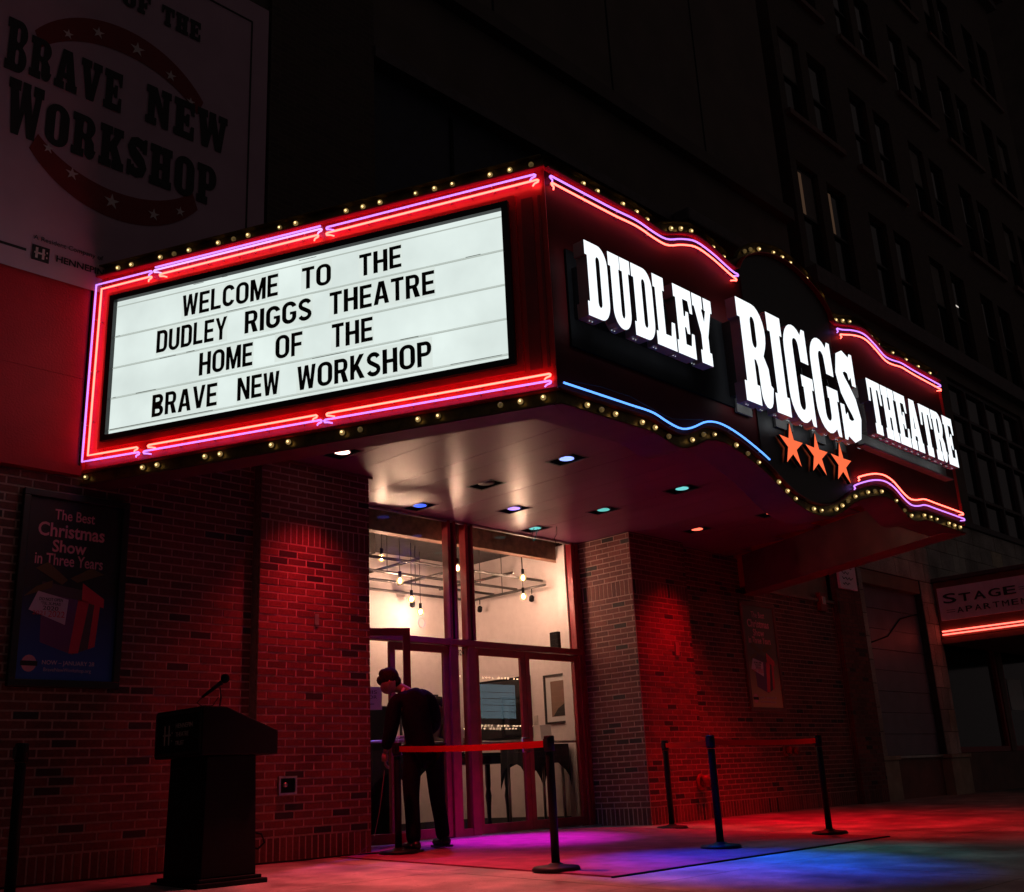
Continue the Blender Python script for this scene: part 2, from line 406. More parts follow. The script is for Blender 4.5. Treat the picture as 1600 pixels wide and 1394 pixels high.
# ---- slab ("wood type") letters
def arc(cx, cy, rx, ry, a0, a1, n=8):
    return [(cx + rx * math.cos(R(a0 + (a1 - a0) * i / n)), cy + ry * math.sin(R(a0 + (a1 - a0) * i / n))) for i in range(n + 1)]
def slot(x0, x1, y0, y1):
    r = (x1 - x0) / 2; c = (x0 + x1) / 2
    return arc(c, y1 - r, r, r, 0, 180, 8) + arc(c, y0 + r, r, r, 180, 360, 8)
s_ = .19
def slab(ch):
    s = s_; o = .07; t = .27
    if ch == 'I': W = .41; return [[[(0, 0), (W, 0), (W, s), (W - o, s), (W - o, 1 - s), (W, 1 - s), (W, 1), (0, 1), (0, 1 - s), (o, 1 - s), (o, s), (0, s)]]]
    if ch == 'D': return [[[(0, 0), (.42, 0)] + arc(.42, .26, .30, .26, -90, 0) + arc(.42, .74, .30, .26, 0, 90) + [(0, 1), (0, 1 - s), (o, 1 - s), (o, s), (0, s)], slot(.34, .47, .16, .84)]]
    if ch == 'B': return [[[(0, 0), (.44, 0)] + arc(.44, .26, .30, .26, -90, 60) + [(.56, .5)] + arc(.42, .75, .29, .25, -50, 90) + [(0, 1), (0, 1 - s), (o, 1 - s), (o, s), (0, s)], slot(.34, .47, .15, .44), slot(.34, .46, .57, .86)]]
    if ch == 'P': return [[[(0, 0), (.42, 0), (.42, s), (.34, s), (.34, .38), (.46, .38)] + arc(.44, .66, .30, .28, -90, 0) + arc(.44, .72, .30, .28, 0, 90) + [(0, 1), (0, 1 - s), (o, 1 - s), (o, s), (0, s)], slot(.34, .47, .52, .87)]]
    if ch == 'O': return [[arc(.37, .72, .37, .28, 0, 180, 12) + arc(.37, .28, .37, .28, 180, 360, 12), slot(.29, .45, .15, .85)]]
    if ch == 'U': return [[[(0, 1), (0, 1 - s), (o, 1 - s)] + arc(.37, .24, .30, .24, 180, 360, 12) + [(.67, 1 - s), (.74, 1 - s), (.74, 1), (.40, 1), (.40, 1 - s), (.46, 1 - s)] + arc(.40, .24, .06, .09, 0, -180, 6) + [(.34, 1 - s), (.38, 1 - s), (.38, 1)]]]
    if ch == 'L': return [[[(0, 0), (.72, 0), (.72, .40), (.60, .40), (.55, s), (.34, s), (.34, 1 - s), (.41, 1 - s), (.41, 1), (0, 1), (0, 1 - s), (o, 1 - s), (o, s), (0, s)]]]
    if ch == 'E': return [[[(0, 0), (.70, 0), (.70, .36), (.60, .36), (.55, s - .02), (.34, s - .02), (.34, .42), (.40, .42), (.43, .34), (.53, .34), (.53, .66), (.43, .66), (.40, .58), (.34, .58), (.34, 1.02 - s), (.55, 1.02 - s), (.60, .66), (.70, .66), (.70, 1), (0, 1), (0, 1 - s), (o, 1 - s), (o, s), (0, s)]]]
    if ch == 'F': return [[[(0, 0), (.42, 0), (.42, s), (.34, s), (.34, .40), (.40, .40), (.43, .32), (.53, .32), (.53, .64), (.43, .64), (.40, .56), (.34, .56), (.34, 1.02 - s), (.55, 1.02 - s), (.60, .64), (.70, .64), (.70, 1), (0, 1), (0, 1 - s), (o, 1 - s), (o, s), (0, s)]]]
    if ch == 'Y': return [[[(.17, 0), (.61, 0), (.61, s), (.53, s), (.53, .42), (.72, 1 - s), (.78, 1 - s), (.78, 1), (.46, 1), (.46, 1 - s), (.51, 1 - s), (.42, .62), (.34, 1 - s), (.40, 1 - s), (.40, 1), (0, 1), (0, 1 - s), (.06, 1 - s), (.25, .42), (.25, s), (.17, s)]]]
    if ch == 'T': return [[[(.19, 0), (.61, 0), (.61, s), (.54, s), (.54, .85), (.64, .85), (.69, .58), (.80, .58), (.80, 1), (0, 1), (0, .58), (.11, .58), (.16, .85), (.26, .85), (.26, s), (.19, s)]]]
    if ch == 'H': return [[[(0, 0), (.41, 0), (.41, s), (.34, s), (.34, .43), (.46, .43), (.46, s), (.43, s), (.43, 0), (.80, 0), (.80, s), (.73, s), (.73, 1 - s), (.80, 1 - s), (.80, 1), (.43, 1), (.43, 1 - s), (.46, 1 - s), (.46, .57), (.34, .57), (.34, 1 - s), (.41, 1 - s), (.41, 1), (0, 1), (0, 1 - s), (o, 1 - s), (o, s), (0, s)]]]
    if ch == 'A': return [[[(0, 0), (.36, 0), (.36, s), (.30, s), (.32, .28), (.46, .28), (.48, s), (.43, s), (.43, 0), (.84, 0), (.84, s), (.78, s), (.59, 1), (.24, 1), (.06, s), (0, s)], [(.35, .42), (.43, .42), (.39, .72)]]]
    if ch == 'R': return [[[(0, 0), (.41, 0), (.41, s), (.34, s), (.34, .44), (.39, .44)] + [(.43, .38), (.44, .16)] + arc(.60, .14, .16, .14, 180, 330, 6) + [(.80, .22), (.74, .24), (.72, .40), (.62, .51)] + arc(.44, .74, .30, .26, -35, 90, 8) + [(0, 1), (0, 1 - s), (o, 1 - s), (o, s), (0, s)], slot(.34, .47, .56, .87)]]
    if ch == 'G': return [[[(.72, .64), (.72, 1), (.62, 1), (.56, .93)] + arc(.34, .72, .34, .28, 65, 180, 8) + arc(.34, .28, .34, .28, 180, 300, 8) + [(.58, .07), (.62, 0), (.72, 0), (.72, .38), (.78, .38), (.78, .50), (.42, .50), (.42, .38), (.46, .38), (.46, .22)] + arc(.37, .20, .09, .07, 0, -180, 6) + arc(.37, .80, .09, .07, 180, 0, 6) + [(.48, .64)]]]
    if ch == 'S':
        c = [(.56, .74), (.50, .855), (.35, .885), (.20, .84), (.155, .72), (.22, .60), (.36, .50), (.50, .40), (.565, .28), (.52, .16), (.36, .115), (.21, .145), (.15, .26)]
        w = [.11, .115, .115, .12, .135, .145, .15, .145, .135, .12, .115, .115, .11]
        Lf = []; Rt = []
        for i, p in enumerate(c):
            a = c[max(i - 1, 0)]; b = c[min(i + 1, len(c) - 1)]; dx, dy = b[0] - a[0], b[1] - a[1]; l = math.hypot(dx, dy)
            nx, ny = -dy / l, dx / l
            Lf.append((p[0] + nx * w[i], p[1] + ny * w[i])); Rt.append((p[0] - nx * w[i], p[1] - ny * w[i]))
        return [[Lf + Rt[::-1]], [[(.55, .64), (.68, .64), (.68, 1), (.59, 1), (.52, .92)]], [[(.03, 0), (.12, 0), (.19, .08), (.16, .38), (.03, .38)]]]
    if ch == 'N': return [[[(0, 0), (.36, 0), (.36, s), (.29, s), (.29, .62), (.56, 0), (.76, 0), (.76, 1 - s), (.83, 1 - s), (.83, 1), (.50, 1), (.50, 1 - s), (.57, 1 - s), (.57, .48), (.34, 1), (0, 1), (0, 1 - s), (o, 1 - s), (o, s), (0, s)]]]
    if ch == 'V': return [[[(.26, 0), (.54, 0), (.74, 1 - s), (.80, 1 - s), (.80, 1), (.46, 1), (.46, 1 - s), (.53, 1 - s), (.43, .40), (.33, 1 - s), (.39, 1 - s), (.39, 1), (0, 1), (0, 1 - s), (.06, 1 - s)]]]
    if ch == 'W': return [[[(.18, 0), (.40, 0), (.53, .48), (.66, 0), (.88, 0), (1.02, 1 - s), (1.08, 1 - s), (1.08, 1), (.76, 1), (.76, 1 - s), (.83, 1 - s), (.77, .44), (.66, .86), (.66, 1), (.42, 1), (.42, .86), (.38, .44), (.30, 1 - s), (.36, 1 - s), (.36, 1), (0, 1), (0, 1 - s), (.06, 1 - s)]]]
    if ch == 'K': return [[[(0, 0), (.41, 0), (.41, s), (.34, s), (.34, .36), (.38, .40), (.48, s), (.44, s), (.44, 0), (.84, 0), (.84, s), (.78, s), (.58, .56), (.72, 1 - s), (.79, 1 - s), (.79, 1), (.45, 1), (.45, 1 - s), (.50, 1 - s), (.34, .60), (.34, 1 - s), (.41, 1 - s), (.41, 1), (0, 1), (0, 1 - s), (o, 1 - s), (o, s), (0, s)]]]
    if ch == 'M': return [[[(0, 0), (.36, 0), (.36, s), (.29, s), (.29, .60), (.42, .15), (.60, .15), (.74, .60), (.74, s), (.67, s), (.67, 0), (1.06, 0), (1.06, s), (1.0, s), (1.0, 1 - s), (1.06, 1 - s), (1.06, 1), (.70, 1), (.53, .5), (.36, 1), (0, 1), (0, 1 - s), (o, 1 - s), (o, s), (0, s)]]]
    raise KeyError(ch)
SLW = dict(I=.41, D=.72, B=.74, P=.74, O=.74, U=.74, L=.72, E=.70, F=.70, Y=.78, T=.80, H=.80, A=.84, R=.80, G=.78, S=.70, N=.83, V=.80, W=1.08, K=.84, M=1.06)
_sc = {}
def slab_shape(ch, depth=.02):
    if (ch, depth) not in _sc: _sc[(ch, depth)] = shape_mesh(slab(ch), depth)
    return _sc[(ch, depth)]
def slab_cells(word, a0, a1, gap=.05):
    tot = sum(SLW[c] for c in word if c != ' ') + gap * (len(word) - 1) + word.count(' ') * .35
    k = (a1 - a0) / tot; x = a0; out = []
    for c in word:
        w = .35 if c == ' ' else SLW[c]
        if c != ' ': out.append((c, x, x + w * k))
        x += (w + gap) * k
    return out
def star_pts(cx, cz, rx, rz, rot=90):
    p = []
    for i in range(10):
        a = R(rot + i * 36); q = 1 if i % 2 == 0 else .36
        p.append((cx + rx * q * math.cos(a), cz + rz * q * math.sin(a)))
    return p
def flat_poly(mb, F, pts, o0, o1, side=True):
    """extruded polygon in frame F"""
    V = [F(a, z, o1) for a, z in pts]; n = len(pts); b = len(mb.v)
    mb.v += V + [F(a, z, o0) for a, z in pts]
    mb.face(range(b, b + n))
    for i in range(n):
        j = (i + 1) % n; mb.face((b + j, b + i, b + n + i, b + n + j))
def text_block(name, s, F, a0, a1, z0, z1, o, m, parent, bold=0.0, th=.0015):
    mb = MB(); place(mb, text_shape(s, bold), F, a0, a1, z0, z1, o, o + th)
    return mb.build(name, m, parent)

# ------------------------------------------------------------------ ground
def gz(y): return -.035 * (8.2 - y) if y < 8.2 else 0.0
g = MB()
ys = [9.15, 8.2, 6.4, 4.6, 2.8, 1.0, -1.5]
xs = [-30, -6, 0, 2.2, 4.0, 5.8, 7.6, 9.4, 11.2, 13.0, 14.8, 16.6, 18.4, 20.2, 22.0, 40, 80]
# each paving bay is a slab with its own edge
mb = MB(); mb.box(-60, 120, -1.5, 9.15, -.9, -.40)
mb.add([(-60, 9.3, -.012), (-60, 8.2, -.012), (120, 8.2, -.012), (120, 9.3, -.012), (-60, -1.5, gz(-1.5) - .012), (120, -1.5, gz(-1.5) - .012)], [(0, 1, 2, 3), (1, 4, 5, 2)])
o = mb.build('pavement', M['stone_joint']); structure(o); pav = o
for i in range(len(xs) - 1):
    for j in range(len(ys) - 1):
        x0, x1 = xs[i] + .004, xs[i + 1] - .004; y1, y0 = ys[j] - .004, ys[j + 1] + .004
        if j == 0: y1, y0 = 9.2, 8.2
        if j == 1: y1 = 8.2
        b = MB(); q = [(x0, y0), (x1, y0), (x1, y1), (x0, y1)]
        b.hexa([(x, y, gz(y) - .09) for x, y in q] + [(x, y, gz(y)) for x, y in q])
        b.build('paving_slab', M['concrete'], pav)
mb = MB(); mb.box(-60, 120, -1.65, -1.504, -.95, gz(-1.5) - .004); structure(mb.build('kerb', M['stone']))
mb = MB(); mb.box(-120, 160, -60, -1.654, -1.1, -.50); structure(mb.build('road', M['asphalt']))
mb = MB(); mb.box(-120, 160, -70, 60, -1.6, -1.12); structure(mb.build('ground', M['asphalt']))

# carpet
mb = MB()
cx0, cx1, cy0, cy1 = 6.16, 10.32, 5.04, 8.98
N = 14
top = []; 
for k in range(N + 1):
    y = cy0 + (8.2 - cy0) * k / N if k < N else 8.2
    top.append(y)
top.append(cy1)
for a, b_ in zip(top[:-1], top[1:]):
    mb.hexa([(cx0, a, gz(a)), (cx1, a, gz(a)), (cx1, b_, gz(b_)), (cx0, b_, gz(b_)), (cx0, a, gz(a) + .012), (cx1, a, gz(a) + .012), (cx1, b_, gz(b_) + .012), (cx0, b_, gz(b_) + .012)])
c = mb.build('carpet', M['carpet']); tag(c, 'wide red carpet laid on the sidewalk in front of the glass doors', 'carpet')
mb = MB(); mb.box(cx0 - .02, cx1 + .02, cy0 - .02, cy0 - .0005, gz(cy0) , gz(cy0) + .010); mb.build('carpet_edge', M['black_matte'], c)

# ------------------------------------------------------------------ brick walls
def seen(p):
    v = Vector(p) - CAM; z = v.dot(fwd)
    if z < .1: return -1
    u = 800 + 1680.1 * v.dot(right) / z; w = 697 + 1680.1 * v.dot(down) / z
    return z if (-20 < u < 1620 and -20 < w < 1414) else -1
BPROTO = {}
def bproto(w, h, v):
    k = (round(w, 3), round(h, 3), v)
    if k not in BPROTO:
        r = random.Random(v * 31 + int(w * 1000)); b = MB(); d = .030
        j = lambda: r.uniform(-.0015, .0015)
        c = .003
        b.add([(-w/2 + j(), 0, -h/2 + j()), (w/2 + j(), 0, -h/2 + j()), (w/2 + j(), 0, h/2 + j()), (-w/2 + j(), 0, h/2 + j()),
               (-w/2 + c, -d, -h/2 + c), (w/2 - c, -d, -h/2 + c + j()), (w/2 - c, -d, h/2 - c), (-w/2 + c, -d, h/2 - c + j())],
              [(0, 1, 5, 4), (1, 2, 6, 5), (2, 3, 7, 6), (3, 0, 4, 7), (4, 5, 6, 7)])
        BPROTO[k] = b.mesh('brick', M['brick'])
    return BPROTO[k]
def brick_face(parent, F, rotz, a0, a1, z0, z1, bands, limit, holes=(), seed=1, joined='brickwork', zb=.0):
    """bricks on a wall plane, F(a,z,0) is the brick face; F.n points outward"""
    r = random.Random(seed); items = []
    zz = z0; rows = []
    edges = sorted(bands)
    cur = z0
    def courses(lo, hi):
        n = max(1, round((hi - lo) / .0677)); h = (hi - lo) / n
        return [(lo + i * h, lo + (i + 1) * h) for i in range(n)]
    segs = []
    for b0, b1 in edges:
        if b0 > cur: segs += [('c', *c) for c in courses(cur, b0)]
        segs.append(('s', b0, b1)); cur = b1
    if cur < z1: segs += [('c', *c) for c in courses(cur, z1)]
    for i, (k, lo, hi) in enumerate(segs):
        if k == 's':
            n = max(1, round((a1 - a0) / .0677)); w = (a1 - a0) / n
            for q in range(n): items.append((a0 + (q + .5) * w, (lo + hi) / 2, w - .010, hi - lo - .010))
        else:
            x = a0 + (0 if i % 2 else -.1015) ; 
            while x < a1 - .02:
                p0 = max(x, a0); p1 = min(x + .203, a1)
                if a1 - p1 < .03: p1 = a1
                if p1 - p0 > .02: items.append(((p0 + p1) / 2, (lo + hi) / 2, p1 - p0 - .010, hi - lo - .010))
                x += .203
    cand = []
    for a, z, w, h in items:
        if any(h0 - .5 * w < a < h1 + .5 * w and k0 - .5 * h < z < k1 + .5 * h for h0, h1, k0, k1 in holes): continue
        p = F(a, z, 0); s = seen(p)
        cand.append(((s if s > 0 else 1000 + (p - CAM).length), a, z, w, h))
    cand.sort()
    n = 0; jb = MB()
    for s, a, z, w, h in cand:
        out = r.uniform(-.0012, .0020)
        if n < limit and s < 900:
            me = bproto(w, h, r.randrange(3)); o = bpy.data.objects.new('brick', me)
            link(o, parent, F(a, z, -.030 + out + .0)); o.rotation_euler = (0, 0, rotz)
            # prototype faces -y before rotation; back at 0, face at d=.030
            n += 1
        else:
            j = lambda: r.uniform(-.001, .001); b = len(jb.v)
            w2, h2 = w / 2, h / 2; o1 = out
            jb.add([F(a - w2, z - h2, -.03), F(a + w2, z - h2, -.03), F(a + w2, z + h2, -.03), F(a - w2, z + h2, -.03),
                    F(a - w2 + .002, z - h2 + .002, o1), F(a + w2 - .002, z - h2 + .002, o1), F(a + w2 - .002, z + h2 - .002, o1), F(a - w2 + .002, z + h2 - .002, o1)],
                   [(0, 1, 5, 4), (1, 2, 6, 5), (2, 3, 7, 6), (3, 0, 4, 7), (4, 5, 6, 7)])
    if jb.v: stuff(jb.build(joined, M['brick'], parent))
FN = Vector((0, -1, 0))
F83 = Fr((0, 8.3, 0), (1, 0, 0), FN)
F82 = Fr((0, 8.2, 0), (1, 0, 0), FN)
F835 = Fr((0, 8.35, 0), (1, 0, 0), FN)
F825 = Fr((0, 8.25, 0), (1, 0, 0), FN)
FPS = Fr((10.82, 9.16, 0), (0, -1, 0), (-1, 0, 0))     # pier side, a runs toward the street
BASE = (.0, .205); BAND = (2.76, 2.96)
w = thing('brick_wall', 'long red brick wall with the holiday poster, left of the entrance', 'wall', (4.0, 8.3, 0))
mb = MB(); mb.box(-6, 5.335, 8.303, 8.6, -.02, 3.07); mb.box(3.6, 5.335, 8.3031, 8.6, 3.071, 3.555); mb.build('mortar_backing', M['mortar'], w)
brick_face(w, F83, 0, 2.30, 5.335, 0, 3.07, [BASE], 300, seed=3)
jb = MB()
brick_face(w, F83, 0, 3.66, 5.335, 3.07, 3.55, [], 0, seed=5, joined='upper_brickwork')
p1 = thing('brick_pier', 'red lit brick pier between the poster wall and the open glass door', 'pier', (5.97, 8.2, 0))
mb = MB(); mb.box(5.345, 6.594, 8.203, 9.15, -.02, 3.555); mb.build('mortar_backing', M['mortar'], p1)
brick_face(p1, F82, 0, 5.34, 6.60, 0, 3.55, [BASE, BAND], 300, seed=8)
p2 = thing('brick_pier', 'deep brick pier right of the glass doors, with a glowing red streak', 'pier', (11.4, 8.2, 0))
mb = MB(); mb.box(10.823, 12.016, 8.203, 9.16, -.02, 3.555); mb.build('mortar_backing', M['mortar'], p2)
brick_face(p2, FPS, -math.pi / 2, 0.0, .962, 0, 3.55, [BASE, BAND], 150, seed=11, joined='side_brickwork')
brick_face(p2, F82, 0, 10.826, 12.02, 0, 3.55, [BASE, BAND], 150, seed=12, joined='front_brickwork')
w2 = thing('brick_wall', 'dark brick wall beyond the right pier, with a small framed poster', 'wall', (14.2, 8.35, 0))
mb = MB(); mb.box(12.02, 17.19, 8.353, 8.7, -.02, 3.10); mb.box(12.02, 14.0, 8.3531, 8.7, 3.101, 3.555); mb.build('mortar_backing', M['mortar'], w2)
brick_face(w2, F835, 0, 12.02, 16.33, 0, 3.10, [BASE], 300, seed=15)
brick_face(w2, F835, 0, 12.02, 14.0, 3.10, 3.55, [], 0, seed=16, joined='upper_brickwork')
mb = MB(); mb.box(16.336, 17.18, 8.253, 8.34, -.02, 4.0); mb.build('pilaster', M['far_brick_side'], w2)
brick_face(w2, F825, 0, 16.33, 17.19, 0, 4.0, [BASE, (2.95, 3.15)], 0, seed=17, joined='pilaster_brickwork')
mb = MB(); mb.box(14.0, 16.33, 8.40, 8.7, 3.11, 4.0); mb.box(14.0, 16.33, 8.30, 8.40, 3.105, 3.15); mb.build('stucco_panel', M['tan'], w2)

# ------------------------------------------------------------------ upper theatre facade
ub = thing('theatre_building', 'dark upper front of the theatre rising behind the marquee', 'building', (8, 8.3, 3.6))
mb = MB(); mb.box(-8, 3.66, 8.30, 9.0, 3.16, 4.75); mb.build('red_panel', M['red_stucco'], ub)
mb = MB(); mb.box(-8, 3.66, 8.22, 8.299, 3.075, 3.155); mb.build('ledge', M['red_stucco'], ub)
mb = MB(); mb.box(-8, 3.66, 8.296, 8.299, 3.93, 3.935); mb.build('seam', M['red_stucco'], ub)
mb = MB(); mb.box(-8, 5.36, 8.31, 9.0, 4.755, 16); mb.build('wall', M['facade'], ub)
mb = MB(); mb.box(5.365, 6.76, 8.25, 9.0, 4.755, 16); mb.build('brick_pilaster', M['far_brick'], ub)
mb = MB(); mb.box(3.665, 16.6, 8.42, 9.0, 3.60, 4.75); mb.build('wall', M['facade'], ub)
mb = MB(); mb.box(6.765, 16.55, 8.42, 9.0, 4.755, 8.70); mb.build('recessed_panel', M['navy'], ub)
for x in (8.1, 9.6, 11.1, 12.6, 14.1):
    mb = MB(); mb.box(x, x + .05, 8.40, 8.419, 4.9, 8.6); mb.build('panel_seam', M['black_matte'], ub)
mb = MB(); mb.box(6.765, 16.55, 8.22, 9.0, 8.705, 8.86); mb.build('ledge', M['ledge'], ub)
mb = MB(); mb.box(6.765, 16.55, 8.33, 9.0, 8.865, 10.15); mb.build('wall', M['facade_b'], ub)
mb = MB(); mb.box(6.765, 16.55, 8.15, 9.0, 10.155, 10.40); mb.build('ledge', M['facade'], ub)
mb = MB(); mb.box(6.765, 16.55, 8.33, 9.0, 10.405, 16); mb.build('wall', M['facade_b'], ub)
for x in (8.9, 11.5, 14.0):
    mb = MB(); mb.box(x, x + .04, 8.325, 8.3295, 10.41, 15.9); mb.build('panel_seam', M['black_matte'], ub)
mb = MB(); mb.box(12.6, 14.6, 7.9, 8.21, 8.62, 8.84); bevel(mb.build('bracket', M['ledge'], ub), .03)
for x in (12.9, 13.7):
    mb = MB(); mb.tube([(x, 8.4, 7.9), (x, 7.9, 8.0), (x, 7.6, 7.9)], .015, 6); mb.lathe([(.03, 0), (.09, .12), (.10, .14)], (x, 7.6, 7.74), 12); mb.build('gooseneck_lamp', M['black_matte'], ub)
mb = MB(); mb.box(-8, 16.55, 9.01, 20, 3.9, 15.9); mb.build('mass', M['facade'], ub)

# ------------------------------------------------------------------ hanging banner
bn = thing('banner', 'large pale vinyl banner with black slab lettering and red ring of stars', 'banner', (3.8, 8.25, 4.72))
FB = Fr((0, 8.25, 0), (1, 0, 0), FN)
mb = MB(); NX, NZ = 26, 26
rows = []
for j in range(NZ + 1):
    z = 4.73 + (8.55 - 4.73) * j / NZ
    rw = []
    for i in range(NX + 1):
        x = 1.9 + (5.33 - 1.9) * i / NX
        off = .010 * math.sin(x * 5.1 + z * 1.3) * max(0, 1 - (z - 4.7) / 2.2) + .006 * math.sin(x * 2.2 + 2)
        off *= min(1, (z - 4.73) * 3 + .2)
        rw.append(FB(x, z, off * .35 - .006))
    rows.append(rw)
mb.smooth = True
for a, b_ in zip(rows[:-1], rows[1:]): mb.strip(a, b_)
mb.build('cloth', M['banner'], bn)
def bword(word, a0, a1, z0, z1, big=None):
    cells = slab_cells(word, a0, a1, .11)
    mb = MB()
    for k, (c, x0, x1) in enumerate(cells):
        zl, zh = z0, z1
        if big == k: zl, zh = (z0 - .03, z1 + .08)
        place(mb, slab_shape(c), FB, x0, x1, zl, zh, .001, .003)
    mb.build('lettering', M['print_black'], bn)
CX, CZ = 3.80, 6.47
for sgn, a0, a1 in ((1, 36, 147), (-1, 218, 323)):
    mb = MB(); o_ = []; i_ = []
    for k in range(29):
        an = R(a0 + (a1 - a0) * k / 28)
        o_.append((CX + 1.00 * math.cos(an), CZ + 1.00 * math.sin(an)))
        i_.append((CX + .96 * math.cos(an) * .96, CZ + .73 * math.sin(an)))
    mb.strip([FB(*p, -.002) for p in o_], [FB(*p, -.002) for p in i_]); mb.build('red_ring', M['print_red'], bn)
mb = MB()
for x, z, r_ in ((3.25, 7.13, .05), (3.52, 7.29, .06), (3.90, 7.31, .075), (4.25, 7.19, .06), (4.47, 7.00, .05), (3.17, 5.92, .05), (3.39, 5.76, .06), (3.76, 5.63, .075), (4.16, 5.65, .06), (4.42, 5.78, .05)):
    mb = MB(); flat_poly(mb, FB, star_pts(x, z, r_, r_ * 1.05), .0005, .0025); mb.build('printed_star', M['print_white'], bn)
bword('BRAVE', 2.74, 3.78, 6.55, 6.96, 0); bword('NEW', 4.02, 4.88, 6.58, 6.99)
bword('WORKSHOP', 2.80, 4.78, 5.96, 6.38, 0)
bword('HOME', 2.98, 3.60, 7.73, 7.95); bword('OF', 3.72, 4.00, 7.73, 7.95); bword('THE', 4.12, 4.54, 7.73, 7.95)
mb = MB()
for a0, a1, z0, z1 in ((5.12, 5.135, 4.95, 8.30), (2.4, 5.135, 8.29, 8.305), (2.4, 3.07, 4.905, 4.925)):
    mb = MB(); mb.fbox(FB, a0, a1, z0, z1, -.004, .003); mb.build('printed_border', M['print_black'], bn)
mb = MB(); mb.fbox(FB, 3.12, 3.26, 4.85, 4.985, -.004, .003); mb.build('logo_square', M['print_black'], bn)
mb = MB()
for q in ((3.145, 3.165, 4.87, 4.965), (3.20, 3.22, 4.87, 4.965), (3.135, 3.225, 4.91, 4.925), (3.235, 3.245, 4.885, 4.90), (3.235, 3.245, 4.93, 4.945)): mb.fbox(FB, *q, .003, .0045)
mb.build('logo_mark', M['print_white'], bn)
text_block('lettering', 'A Resident Company of', FB, 3.12, 3.72, 5.02, 5.075, .001, M['print_black'], bn)
text_block('lettering', 'HENNEPIN THEATRE TRUST', FB, 3.32, 4.42, 4.89, 4.95, .001, M['print_black'], bn, bold=.02)

# ------------------------------------------------------------------ marquee
mq = thing('theatre_marquee', 'large lit theatre marquee with neon borders, chaser bulbs and white slab letters', 'marquee', (8.8, 6.4, 3.05))
P0 = Vector((3.71, 8.3, 0)); P1 = Vector((5.32, 4.55, 0)); P2 = Vector((12.28, 4.55, 0)); P3 = Vector((13.89, 8.3, 0))
dE = (P1 - P0).normalized(); nE = Vector((dE.y, -dE.x, 0))
FE = Fr(P0, dE, nE); LE = (P1 - P0).length
FF = Fr((0, 4.55, 0), (1, 0, 0), FN)
dR = (P3 - P2).normalized(); FR_ = Fr(P2, dR, Vector((-dR.y, dR.x, 0)) * -1)
def interp(t, x):
    for (a, b_), (c_, d_) in zip(t[:-1], t[1:]):
        if a <= x <= c_:
            k = (x - a) / (c_ - a); return b_ + (d_ - b_) * k
    return t[0][1] if x < t[0][0] else t[-1][1]
def smooth_curve(t, x0, x1, step=.06):
    """Catmull-Rom through the control points, sampled"""
    out = []; n = len(t)
    k = max(2, int((x1 - x0) / step))
    for i in range(k + 1):
        x = x0 + (x1 - x0) * i / k
        j = 0
        while j < n - 2 and t[j + 1][0] < x: j += 1
        p0 = t[max(j - 1, 0)]; p1 = t[j]; p2 = t[j + 1]; p3 = t[min(j + 2, n - 1)]
        u = (x - p1[0]) / (p2[0] - p1[0]); u = min(max(u, 0), 1)
        m1 = (p2[1] - p0[1]) / max(p2[0] - p0[0], 1e-6) * (p2[0] - p1[0]); m2 = (p3[1] - p1[1]) / max(p3[0] - p1[0], 1e-6) * (p2[0] - p1[0])
        y = (2*u**3 - 3*u*u + 1) * p1[1] + (u**3 - 2*u*u + u) * m1 + (-2*u**3 + 3*u*u) * p2[1] + (u**3 - u*u) * m2
        out.append((x, y))
    return out
def mir(t, c=8.80): return t + [(2 * c - x, y) for x, y in reversed(t) if x < c - 1e-6]
TOP = mir([(5.32, 4.83), (6.1, 4.835), (6.40, 4.845), (6.62, 4.82), (6.80, 4.82), (7.02, 4.90), (7.24, 4.955), (7.48, 4.93), (7.90, 4.845), (7.96, 4.93), (8.08, 5.04), (8.30, 5.15), (8.55, 5.22), (8.80, 5.245)])
BOT = mir([(5.32, 3.17), (6.1, 3.175), (6.39, 3.175), (6.55, 3.14), (6.74, 3.12), (6.90, 3.165), (7.10, 3.255), (7.30, 3.285), (7.55, 3.255), (7.85, 3.175), (8.06, 3.10), (8.30, 2.985), (8.50, 2.915), (8.80, 2.88)])
top = smooth_curve(TOP, 5.32, 12.28); bot = smooth_curve(BOT, 5.32, 12.28)
def topz(x): return interp(top, x)
def botz(x): return interp(bot, x)
# fascia sheets: front
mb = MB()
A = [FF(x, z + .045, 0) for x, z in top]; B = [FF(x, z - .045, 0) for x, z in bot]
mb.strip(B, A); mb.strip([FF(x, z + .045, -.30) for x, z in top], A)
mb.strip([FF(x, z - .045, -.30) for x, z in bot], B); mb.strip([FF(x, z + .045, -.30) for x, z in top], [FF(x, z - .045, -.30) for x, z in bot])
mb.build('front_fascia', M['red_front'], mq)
# outlined rims front/end
mb = MB()
mb.strip([FF(x, z + .048, .001) for x, z in top], [FF(x, z + .048, .055) for x, z in top])
mb.strip([FF(x, z + .036, .055) for x, z in top], [FF(x, z + .048, .055) for x, z in top])
mb.strip([FF(x, z + .036, .001) for x, z in top], [FF(x, z + .036, .055) for x, z in top])
mb.build('rim', M['red_paint'], mq)
mb = MB()
mb.strip([FF(x, z - .048, .001) for x, z in bot], [FF(x, z - .048, .040) for x, z in bot])
mb.strip([FF(x, z - .036, .040) for x, z in bot], [FF(x, z - .048, .040) for x, z in bot])
mb.strip([FF(x, z - .036, .001) for x, z in bot], [FF(x, z - .036, .040) for x, z in bot])
mb.build('rim', M['red_dark'], mq)
